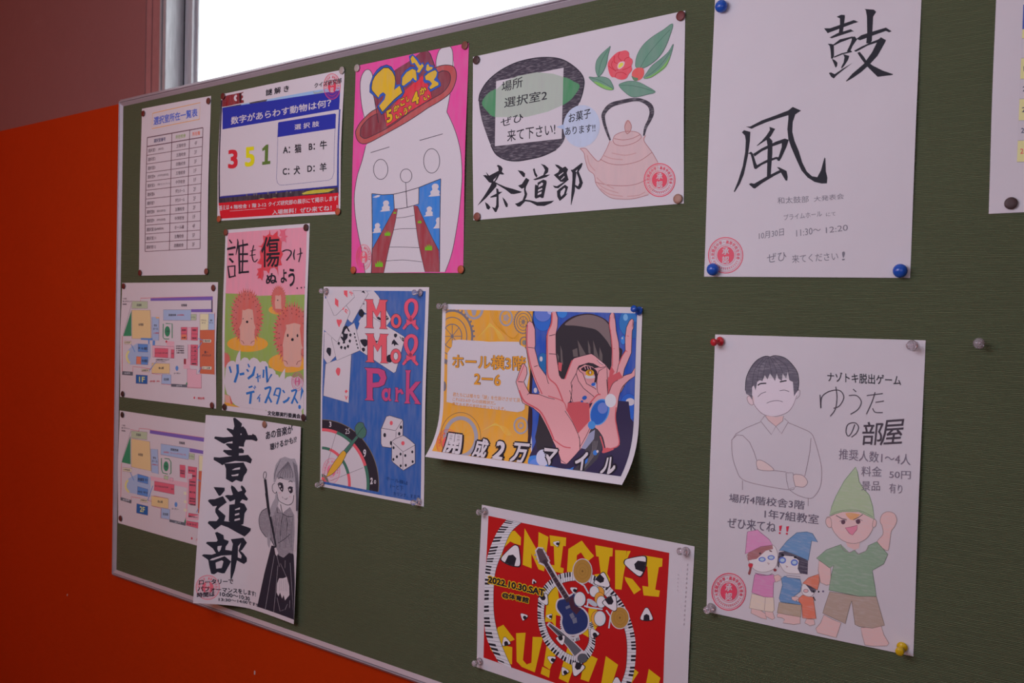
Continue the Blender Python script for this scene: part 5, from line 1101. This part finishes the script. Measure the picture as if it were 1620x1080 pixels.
def drum(x, y, rx, ry, ox=0, oy=0):
    if ox or oy: S.el(x + ox, y + oy, rx + 2, ry + 2, (214,134,56)); S.elo(x + ox, y + oy, rx + 2, ry + 2, .5, k_)
    S.el(x, y, rx, ry, (200,186,198)); S.elo(x, y, rx, ry, .8, (90,80,92)); S.el(x - rx * .15, y - ry * .1, rx * .7, ry * .75, (214,198,208))
drum(640, 602, 33, 42); drum(722, 558, 27, 32, 28, 6); drum(762, 618, 26, 34, -10, -20); S.el(710, 622, 34, 14, (176,164,178), 35); drum(755, 712, 33, 43, -16, 0)
def riceball(x, y, s, rot=0):
    S.part('rice_ball#%d' % S.k); c, q = math.cos(math.radians(rot)), math.sin(math.radians(rot)); m = lambda P: [(x + s * (c * a - q * b), y + s * (q * a + c * b)) for a, b in P]
    T_ = [(0,-1.05),(.28,-.9),(.75,0),(.95,.55),(.8,.8),(0,.92),(-.8,.8),(-.95,.55),(-.75,0),(-.28,-.9)]
    S.po(m([(a * 1.1, b * 1.1) for a, b in T_]), k_, True, k=3); S.po(m(T_), (214,192,204), True, k=3); S.po(m([(-.42,.12),(0,-.12),(.42,.12),(.5,.88),(0,.92),(-.5,.88)]), k_)
for a in ((258,355,58,20),(506,285,17,-75),(957,405,60,-75),(772,500,42,130),(820,628,42,150),(604,548,19,-60),(437,605,30,150),(378,501,13,-20),(320,700,20,-45),(466,700,16,-80),(1020,690,36,0),(720,795,26,-30),(534,835,26,165),(218,843,24,-15),(478,943,22,-60),(552,1010,22,-30),(625,1000,38,200),(850,1085,36,0)): riceball(*a)
S.part('date_lettering')
def yt(t, BL, BR, TL, TR): S.tx(t, BL, BR, TL, Y_, .13, TR=TR); S.tx(t, (BL[0]+4,BL[1]-4), (BR[0]-4,BR[1]-5), (TL[0]+4,TL[1]+6), k_, .05, TR=(TR[0]-4,TR[1]+5))
yt('2022.10.30.SAT', (112,512), (444,592), (116,464), (446,542)); yt('@体育館', (192,598), (352,636), (196,552), (356,588))
S.part('pencil_marks'); S.clip = (0, 0, 1, 1)
for i in range(14): S.ln([(1255 - i * 1.6, 400 + i * 26), (1252 - i * 1.6, 412 + i * 26)], .8, (150,126,138))
for i in range(5): S.ln([(1200 - i, 460 + i * 22), (1200 - i, 466 + i * 22)], .7, (160,136,146))
S.build()
# --- escape game poster with the boy and the four small hat people
W = (170, 156, 171)
S = Sheet('poster', 'hand-drawn white poster of a boy with crossed arms above four small figures in pointed hats', 'poster',
          [(1131.4, 528.8), (1464.4, 538.2), (1444.8, 1038), (1117.6, 967.2)], W, lift=.0028)
pc = (92,78,96); skn = (184,146,152); lk = (120,98,112)
S.part('boy_drawing').zoom(1100, 510, 3.724)
S.po([(330,420),(340,480),(370,520),(420,548),(480,552),(540,530),(580,490),(600,430),(590,340),(340,340)], (188,166,184), True)
S.po([(345,440),(318,425),(306,440),(312,470),(330,485),(346,482)], (190,158,172), True); S.ln([(330,428),(306,440),(312,470),(330,486),(345,480)], .8, lk, True); S.ln([(600,400),(616,400),(614,430),(595,450)], .8, lk, True)
S.ln([(335,430),(345,480),(380,525),(420,548),(475,553),(540,530),(575,490),(598,430)], .9, lk, True)
S.po([(412,548),(430,580),(475,612),(515,580),(520,550),(475,556)], (204,150,158))
S.po([(295,400),(300,330),(325,270),(360,225),(400,202),(425,198),(440,202),(470,195),(520,205),(560,235),(600,290),(610,350),(605,400),(590,420),(582,435),(575,350),(555,340),(545,290),(535,330),(515,300),(510,345),(490,330),(480,300),(470,345),(455,320),(440,300),(425,335),(410,310),(395,345),(380,340),(365,350),(355,400),(345,370),(335,380),(335,455),(318,430),(300,420)], (84,76,92), kind='pencil')
S.ln([(295,400),(300,330),(325,270),(360,225),(400,202),(425,198),(440,202),(470,195),(520,205),(560,235),(600,290),(610,350),(605,400)], 1.1, K, True)
for p in ([(430,205),(410,260),(395,345)], [(430,205),(440,250),(455,320)], [(440,205),(470,260),(480,300)], [(420,210),(380,260),(365,345)], [(450,205),(500,260),(515,300)], [(400,215),(350,280),(335,380)], [(470,205),(540,260),(555,340)]): S.ln(p, .5, (50,44,56), True)
S.ln([(368,370),(385,360),(418,358)], 2.0, K, True); S.ln([(498,350),(520,345),(538,342)], 2.0, K, True)
S.ln([(368,438),(390,418),(417,408)], 1.0, pc, True); S.ln([(497,402),(525,398),(553,407)], 1.0, pc, True); S.ln([(420,475),(445,465),(475,460),(500,462),(515,468)], .9, pc, True)
for p in ([(410,548),(385,580),(448,660),(475,612),(430,575),(412,550)], [(520,550),(515,580),(475,612),(508,655),(548,585),(525,565)], [(385,585),(300,620),(240,655),(218,690)], [(548,590),(620,620),(680,650),(705,700),(738,820),(745,900),(735,970),(700,1025),(665,1035),(600,1015),(555,985)],
    [(215,690),(245,662),(280,665),(320,705),(345,760),(362,812)], [(215,690),(218,780),(240,860),(280,925),(400,960),(555,985),(585,975)], [(278,930),(278,985)], [(665,1035),(665,1080)], [(682,680),(675,760),(660,840),(645,905)], [(362,862),(400,872),(470,872),(535,880)], [(535,885),(575,885),(592,968),(550,980),(538,930),(535,885)]): S.ln(p, .85, lk, len(p) > 6)
for p in ([(362,815),(390,812),(430,835),(462,870),(390,870),(365,855)], [(578,900),(610,895),(640,905),(662,940),(640,968),(600,965),(588,960)]): S.po(p, (202,158,166), True); S.ln(p, .85, lk, True, closed=True)
S.zoom(1100, 780, 3.857)
def col(p, c, sm=False, w=.8, oc=None): S.po(p, c, sm, 'pencil'); S.ln(p, w, oc or tuple(int(v * .7) for v in c), sm, closed=True)
S.part('small_figure#1')     # pink hat
col([(345,690),(340,730),(370,745),(400,760),(435,768),(430,735),(400,715)], skn); col([(425,712),(430,750),(470,770),(485,762),(470,715)], skn)
col([(345,612),(330,700),(420,718),(470,725),(482,712),(478,635),(430,632)], (192,162,158)); S.ln([(428,635),(422,715)], .6, lk)
col([(372,488),(440,500),(478,495),(492,535),(478,545),(475,635),(420,632),(345,605),(355,540),(362,500)], (176,108,152)); col([(478,505),(505,495),(525,510),(520,530),(490,542)], skn)
col([(320,370),(400,330),(470,315),(498,350),(503,400),(490,450),(450,475),(400,480),(355,460),(325,410)], (196,170,182), True); S.po([(318,375),(320,410),(375,400),(430,350),(475,340),(470,312),(400,318),(330,350)], (140,88,96), False, 'pencil')
col([(318,235),(305,370),(340,355),(400,325),(472,315),(450,280),(400,240),(380,222)], (180,116,158)); S.po([(325,430),(352,430),(345,455),(335,495),(322,490),(330,460)], (120,60,66), True); S.el(338, 440, 14, 12, (170,44,60)); S.el(487, 468, 10, 9, (120,50,60))
for x, y in ((408,403),(463,392)): S.el(x, y, 22, 15, (90,100,170)); S.el(x, y, 14, 9, (150,160,205))
S.el(396, 367, 7, 6, (70,50,60)); S.el(460, 352, 10, 4, (90,60,66), 25); S.ln([(440,425),(452,428),(446,436)], .9, (130,80,90))
S.ln([(365,485),(400,500),(450,498),(470,488)], .8, pc, True)
S.part('small_figure#2')     # blue hat
col([(515,720),(500,740),(500,755),(530,760),(545,770),(535,790),(600,800),(640,795),(640,750),(560,730)], skn); col([(512,665),(500,728),(560,740),(645,755),(648,680),(560,672)], (150,126,116))
col([(545,505),(640,525),(650,560),(640,600),(600,630),(620,660),(650,670),(640,680),(520,662),(512,640),(532,560),(525,520)], (88,114,158)); col([(588,632),(620,628),(640,640),(610,658),(590,648)], skn)
col([(510,400),(560,370),(660,410),(655,480),(640,490),(560,485),(525,450)], (196,170,182), True); S.po([(510,360),(560,350),(650,385),(688,410),(685,495),(640,488),(625,460),(632,410),(600,385),(545,380),(520,400),(510,455),(500,440)], (62,54,72), False, 'pencil')
col([(512,350),(560,290),(620,240),(680,235),(715,245),(748,298),(710,290),(690,410),(600,370),(540,350)], (92,118,160))
for x, y in ((532,408),(605,422)): S.el(x, y, 22, 20, (80,96,170)); S.el(x, y, 14, 11, (150,160,205))
S.el(533, 375, 9, 7, K); S.el(610, 390, 9, 7, K); S.ln([(552,442),(565,448),(556,452)], .9, (130,80,90)); S.po([(558,500),(640,508),(640,522),(560,512)], W); S.ln([(558,500),(640,508),(640,522),(560,512)], .6, pc, closed=True)
S.part('small_figure#3')     # small orange one
col([(680,765),(668,790),(700,808),(730,800),(725,770)], skn); col([(655,620),(720,635),(738,765),(690,765),(655,760),(650,680),(630,655),(632,640)], (184,98,84)); col([(652,560),(690,545),(730,580),(725,610),(700,630),(655,612)], (196,170,182), True)
S.po([(662,545),(700,550),(740,580),(735,600),(710,605),(690,575)], (62,54,72), False, 'pencil'); col([(655,548),(690,515),(755,492),(758,540),(745,590),(700,565)], (180,100,86)); S.el(675, 595, 15, 10, (220,140,150)); S.elo(675, 595, 15, 10, .7, pc); S.ln([(720,630),(732,655)], 1.5, K); S.el(722, 600, 6, 7, K); S.el(753, 600, 5, 6, K); S.el(780, 598, 6, 6, (90,80,110))
S.part('small_figure#4')     # tall green one
col([(785,740),(765,790),(735,825),(745,850),(820,870),(860,880),(890,790),(840,770)], skn); col([(1010,820),(1020,870),(1035,925),(1090,932),(1170,930),(1182,915),(1150,860),(1135,810)], skn)
col([(820,600),(790,690),(778,730),(850,765),(915,795),(945,680),(955,655),(975,800),(1000,812),(1080,822),(1155,805),(1130,720),(1105,630),(980,625)], (148,124,120))
col([(755,410),(750,470),(765,545),(800,560),(830,555),(825,450)], skn); col([(1110,300),(1145,250),(1140,200),(1128,170),(1140,130),(1175,112),(1215,125),(1230,165),(1215,205),(1195,235),(1185,310),(1170,350)], skn, True)
col([(740,395),(800,345),(890,312),(940,340),(1000,350),(1055,320),(1108,295),(1175,372),(1150,430),(1080,470),(1095,560),(1105,628),(1000,628),(815,590),(830,500),(845,440),(820,455)], (116,132,118))
S.po([(890,312),(920,300),(975,345),(940,360)], W); S.ln([(890,312),(905,345),(940,360),(972,348),(995,370),(1040,350),(1058,325)], .9, lk, True); S.po([(975,348),(1010,320),(1055,318),(1040,350),(997,368)], W); S.po([(915,290),(1005,290),(1000,335),(972,345),(930,325)], skn)
col([(802,150),(825,140),(900,110),(1000,110),(1090,150),(1085,210),(1050,270),(1000,300),(950,305),(895,285),(850,240),(825,190)], (184,148,156), True); col([(825,150),(800,155),(798,185),(815,208),(832,200)], skn, True); col([(1088,160),(1105,170),(1100,200),(1082,205)], skn, True)
col([(979,-161),(945,-120),(911,-78),(860,15),(834,78),(820,135),(900,112),(1000,112),(1093,158),(1082,80),(1061,10),(1030,-25),(1000,-70),(990,-130)], (142,150,130), False, .9, (96,116,92)); S.ln([(830,125),(900,105),(1000,105),(1085,145)], .5, (70,84,66), True)
S.po([(915,122),(950,118),(1010,128),(985,150),(965,165),(945,160),(925,140)], (184,130,96), False, 'pencil'); S.ln([(860,135),(895,155),(925,160)], 1.0, K); S.ln([(965,162),(1000,145),(1022,128)], 1.0, K); S.el(903, 175, 13, 14, (84,56,72)); S.el(994, 172, 14, 15, (84,56,72))
S.ln([(880,172),(905,162),(925,170)], .7, pc, True); S.ln([(975,168),(1000,158),(1020,168)], .7, pc, True); S.po([(915,210),(950,205),(990,195),(988,220),(960,255),(940,245)], (216,110,136)); S.ln([(915,210),(950,205),(990,195),(988,220),(960,255),(940,245)], .7, (120,60,80), closed=True)
S.zoom(1100, 510, 3.724)
S.part('pen_lettering')
S.tx('ナゾトキ脱出ゲーム', (778,348), (1212,372), (778,290), K, .012, TR=(1212,310))
for p in ([(735,425),(740,505),(745,440),(790,405),(850,400),(875,440),(850,490),(815,505)], [(828,378),(835,440),(825,510),(795,552)], [(930,392),(948,408)], [(905,430),(950,430),(978,465),(960,510),(915,540)],
    [(1010,430),(1105,418)], [(1060,410),(1040,470),(1008,540)], [(1062,470),(1112,462)], [(1045,505),(1060,528),(1105,530)], [(940,600),(920,650),(900,668),(888,640),(900,600),(940,590),(962,615),(950,650),(920,675)]): S.ln(p, 1.5, (60,50,62), len(p) > 2)
S.tx('部', (978,722), (1098,722), (990,585), (60,50,62), .008); S.tx('屋', (1085,725), (1215,718), (1110,575), (60,50,62), .008)
for t, a, b, c in (('推奨人数1〜4人', (845,805),(1268,842),(848,742)), ('料金', (978,905),(1098,908),(980,845)), ('50円', (1142,918),(1268,922),(1144,872)), ('景品', (978,990),(1088,990),(980,935)), ('有り', (1142,1002),(1218,1010),(1144,945))): S.tx(t, a, b, c, (104,90,108), .004)
S.zoom(1100, 780, 3.857)
for t, a, b, c in (('場所4階校舎3階', (205,52),(665,100),(208,0)), ('1年7組教室', (422,152),(752,190),(424,95)), ('ぜひ来てね', (195,210),(490,240),(198,145))): S.tx(t, a, b, c, (88,76,94), .006)
for x, y in ((512,198),(555,202)):
    S.po([(x,y),(x+18,y-2),(x+10,y+32),(x+2,y+32)], (176,40,66)); S.el(x + 4, y + 44, 6, 6, (176,40,66))
S.stamp(205, 600, 106, 115, (206, 58, 84), 0, w=1.0)
S.build()

# --- table sheet cut by the right edge of the photograph
W = (172, 156, 170)
S = Sheet('notice_sheet', 'white sheet with a yellow striped number table, rightmost on the board with one dark thumbtack', 'notice',
          [(.6163, -.3282), (.9133, -.3285), (.9138, -.1182), (.6168, -.1182)], W, n=(12, 10), px=False, lift=.003)
S.part('table').zoom(1480, 0, 2.7)
tn = (208,172,130)
for i, (y0, y1, c, t) in enumerate(((20,125,(60,72,140),''), (125,165,tn,''), (165,248,W,'14'), (248,338,tn,'15'), (338,422,W,'20'), (422,515,tn,'21'), (515,600,W,'22'), (600,692,tn,'23'))):
    xl = lambda y: 375 - 27 * (y - 20) / 672
    q = [(xl(y0), y0), (1130, y0 - 14), (1122, y1 - 10), (xl(y1), y1)]
    S.po(q, c); S.ln(q, .7, (130,120,140), closed=True)
    if t:
        ym = (y0 + y1) / 2; S.tx(t, (xl(ym) + 12, ym + 11), (xl(ym) + 40, ym + 10), (xl(ym) + 12, ym - 11), (190,70,80) if t == '23' else (60,60,84), .02)
for x in (475, 600, 740, 880, 1010): S.ln([(x, 20), (x - 26, 690)], .7, (130,120,140))
S.build()

# ------------------------------------------------------------------ pins
COP = {'copper': (.23, .075, .05), 'dark brown': (.065, .030, .028), 'dark red': (.16, .025, .022), 'orange': (.50, .11, .045), 'tan': (.36, .19, .13), 'pale grey': (.50, .46, .42), 'reddish brown': (.17, .05, .04)}
PM = {k: surf('thumbtack_' + k.replace(' ', '_'), v, .48, metal=.2, noise=.15, nscale=120) for k, v in COP.items()}
BLUE = surf('blue_plastic', (.02, .11, .55), .22, noise=.05); REDP = surf('red_plastic', (.60, .03, .04), .3, noise=.05); YELP = surf('yellow_plastic', (.75, .50, .01), .3, noise=.05)
STEEL = surf('pin_steel', (.6, .6, .62), .25, metal=1.0)
CLR, nt, b_, N, L = nodes('clear_plastic'); b_.inputs['Base Color'].default_value = (.96, .90, .93, 1); b_.inputs['Roughness'].default_value = .12; b_.inputs['Transmission Weight'].default_value = .82; b_.inputs['IOR'].default_value = 1.46
nz = N.new('ShaderNodeTexNoise'); nz.inputs['Scale'].default_value = 300; mr = N.new('ShaderNodeMapRange'); mr.inputs['To Min'].default_value = .08; mr.inputs['To Max'].default_value = .2; L.new(nz.outputs['Fac'], mr.inputs['Value']); L.new(mr.outputs['Result'], b_.inputs['Roughness'])
CBL, nt, b_, N, L = nodes('clear_blue_plastic'); b_.inputs['Base Color'].default_value = (.03, .16, .75, 1); b_.inputs['Roughness'].default_value = .12; b_.inputs['Transmission Weight'].default_value = .35
def board_pt(px, py, d): x, y = ray_at(px, py, -d); return Vector((x, -d, ZB - y))
def needle(root, q=None):
    bm = bmesh.new(); lathe(bm, [(0, -.0068), (.0005, -.0055), (.0005, .0006), (0, .0008)], 8); o = obj('needle', bm, STEEL, root, True)
    if q: o.rotation_mode = 'QUATERNION'; o.rotation_quaternion = q
def tack(px, py, colour, where, d=.0016, r=.0054):
    t = thing('thumbtack', f'{colour} flat thumbtack {where}', 'thumbtack', board_pt(px, py, d + .0008))
    bm = bmesh.new(); lathe(bm, [(0, -.0002), (r * .93, -.0002), (r, .0001), (r * .98, .0005), (r * .88, .0008), (r * .5, .0010), (r * .2, .0010), (0, .0010)], 28); obj('head', bm, PM[colour], t, True); needle(t)
def ball(px, py, where, d=.0010, r=.0066):
    t = thing('ball_pin', f'blue round-headed pin {where}', 'pin', board_pt(px, py, d + .0045))
    bm = bmesh.new(); lathe(bm, [(0, -.0042), (r * .55, -.0040), (r * .75, -.0028)] + [(r * math.cos(a), r * .86 * math.sin(a)) for a in np.linspace(-.25, PI / 2 - .08, 9)] + [(0, r * .86)], 28); obj('head', bm, BLUE, t, True)
    bm = bmesh.new(); lathe(bm, [(0, -.0105), (.0005, -.009), (.0005, -.004), (0, -.0039)], 8); obj('needle', bm, STEEL, t, True)
def push(px, py, hx, hy, m, colour, where, d=.0012):
    t = thing('push_pin', f'{colour} push pin {where}', 'push pin', board_pt(px, py, d))
    q = None
    if hx is not None:
        ax = board_pt(hx, hy, d + .0100) - t.location; q = Vector((0, -1, 0)).rotation_difference(ax.normalized())
    bm = bmesh.new(); lathe(bm, [(0, .0003), (.0046, .0003), (.0050, .0008), (.0048, .0018), (.0030, .0026), (.0022, .0036), (.0020, .0062), (.0026, .0080), (.0036, .0088), (.0040, .0098), (.0039, .0116), (.0030, .0126), (0, .0129)], 28)
    o = obj('grip', bm, m, t, True)
    if q: o.rotation_mode = 'QUATERNION'; o.rotation_quaternion = q
    needle(t, q)
for a in ((226.3,179.5,'dark red','at the top left of the room list'), (329.4,159.6,'reddish brown','at the top right of the room list'), (221.2,431.4,'dark red','at the bottom left of the room list'), (326.2,429.3,'copper','at the bottom right of the room list'),
          (195.3,452.4,'dark red','at the top left of the 1F plan'), (337.2,455.3,'reddish brown','at the top right of the 1F plan'), (193.9,622.9,'dark brown','at the bottom left of the 1F plan'), (335.2,641.0,'reddish brown','at the bottom right of the 1F plan'),
          (193.3,655.8,'dark brown','at the top left of the 2F plan'), (190.4,819.6,'reddish brown','at the bottom left of the 2F plan'),
          (352.5,152.2,'dark red','at the top left of the quiz poster'), (540.7,111.2,'pale grey','at the top right of the quiz poster'), (346.2,346.3,'orange','at the bottom left of the quiz poster'), (534.3,334.6,'orange','at the bottom right of the quiz poster'),
          (564.6,107.6,'pale grey','at the top left of the pink poster'), (735.2,71.8,'copper','at the top right of the pink poster'), (558.8,427.0,'orange','at the bottom left of the pink poster'), (728.9,426.0,'orange','at the bottom right of the pink poster'),
          (357.0,367.4,'copper','at the top left of the hedgehog poster'), (483.8,359.8,'dark brown','at the top right of the hedgehog poster'), (354.9,643.5,'dark brown','at the bottom left of the hedgehog poster'), (479.9,660.2,'dark brown','at the bottom right of the hedgehog poster'),
          (753.4,95,'dark brown','at the top left of the tea club poster'), (1076.7,25.2,'dark red','at the top right of the tea club poster'), (754.5,342.6,'copper','at the bottom left of the tea club poster'), (1072.2,314.4,'tan','at the bottom right of the tea club poster'),
          (1599.4,321.4,'dark brown','at the bottom left of the striped table sheet')): tack(*a)
tack(418.3, 671.2, 'tan', 'at the top middle of the calligraphy club poster, its only one', d=.0030)
ball(1141, 10, 'at the top left of the drum poster'); ball(1127.6, 426, 'at the bottom left of the drum poster'); ball(1424, 428.2, 'at the bottom right of the drum poster')
for a in ((516.7,460.6,508.9,460,CLR,'clear','at the top left of the blue card poster'), (665.5,462.7,655.7,462.6,CLR,'clear','at the top right of the blue card poster'), (510.0,763.4,502,767,CLR,'clear','at the bottom left of the blue card poster'), (663.4,792.2,653.8,795,CLR,'clear','at the bottom right of the blue card poster'),
          (705,484.6,694.4,484.2,CLR,'clear','at the top left of the curling poster'), (1011.5,491.9,1003,488.4,CBL,'see-through blue','at the top right of the curling poster'),
          (767.8,808,757.4,810,CLR,'clear','at the top left of the red rice ball poster'), (1085.6,871.7,1076,872,CLR,'clear','at the top right of the red rice ball poster'), (759.6,1045.4,751.2,1049,CLR,'clear','at the bottom left of the red rice ball poster'),
          (1140.3,539.5,1129,541.4,REDP,'red','at the top left of the boy poster'), (1443.5,546,1440.5,546.5,CLR,'clear','at the top right of the boy poster'), (1125.9,960.4,1118.9,964.6,CLR,'clear','at the bottom left of the boy poster'), (1427.6,1022.4,1423.6,1030,YELP,'yellow','at the bottom right of the boy poster')): push(*a)
push(1549, 543, 1548.4, 543.5, CLR, 'clear', 'alone in the bare green cloth at the right', d=.0002)
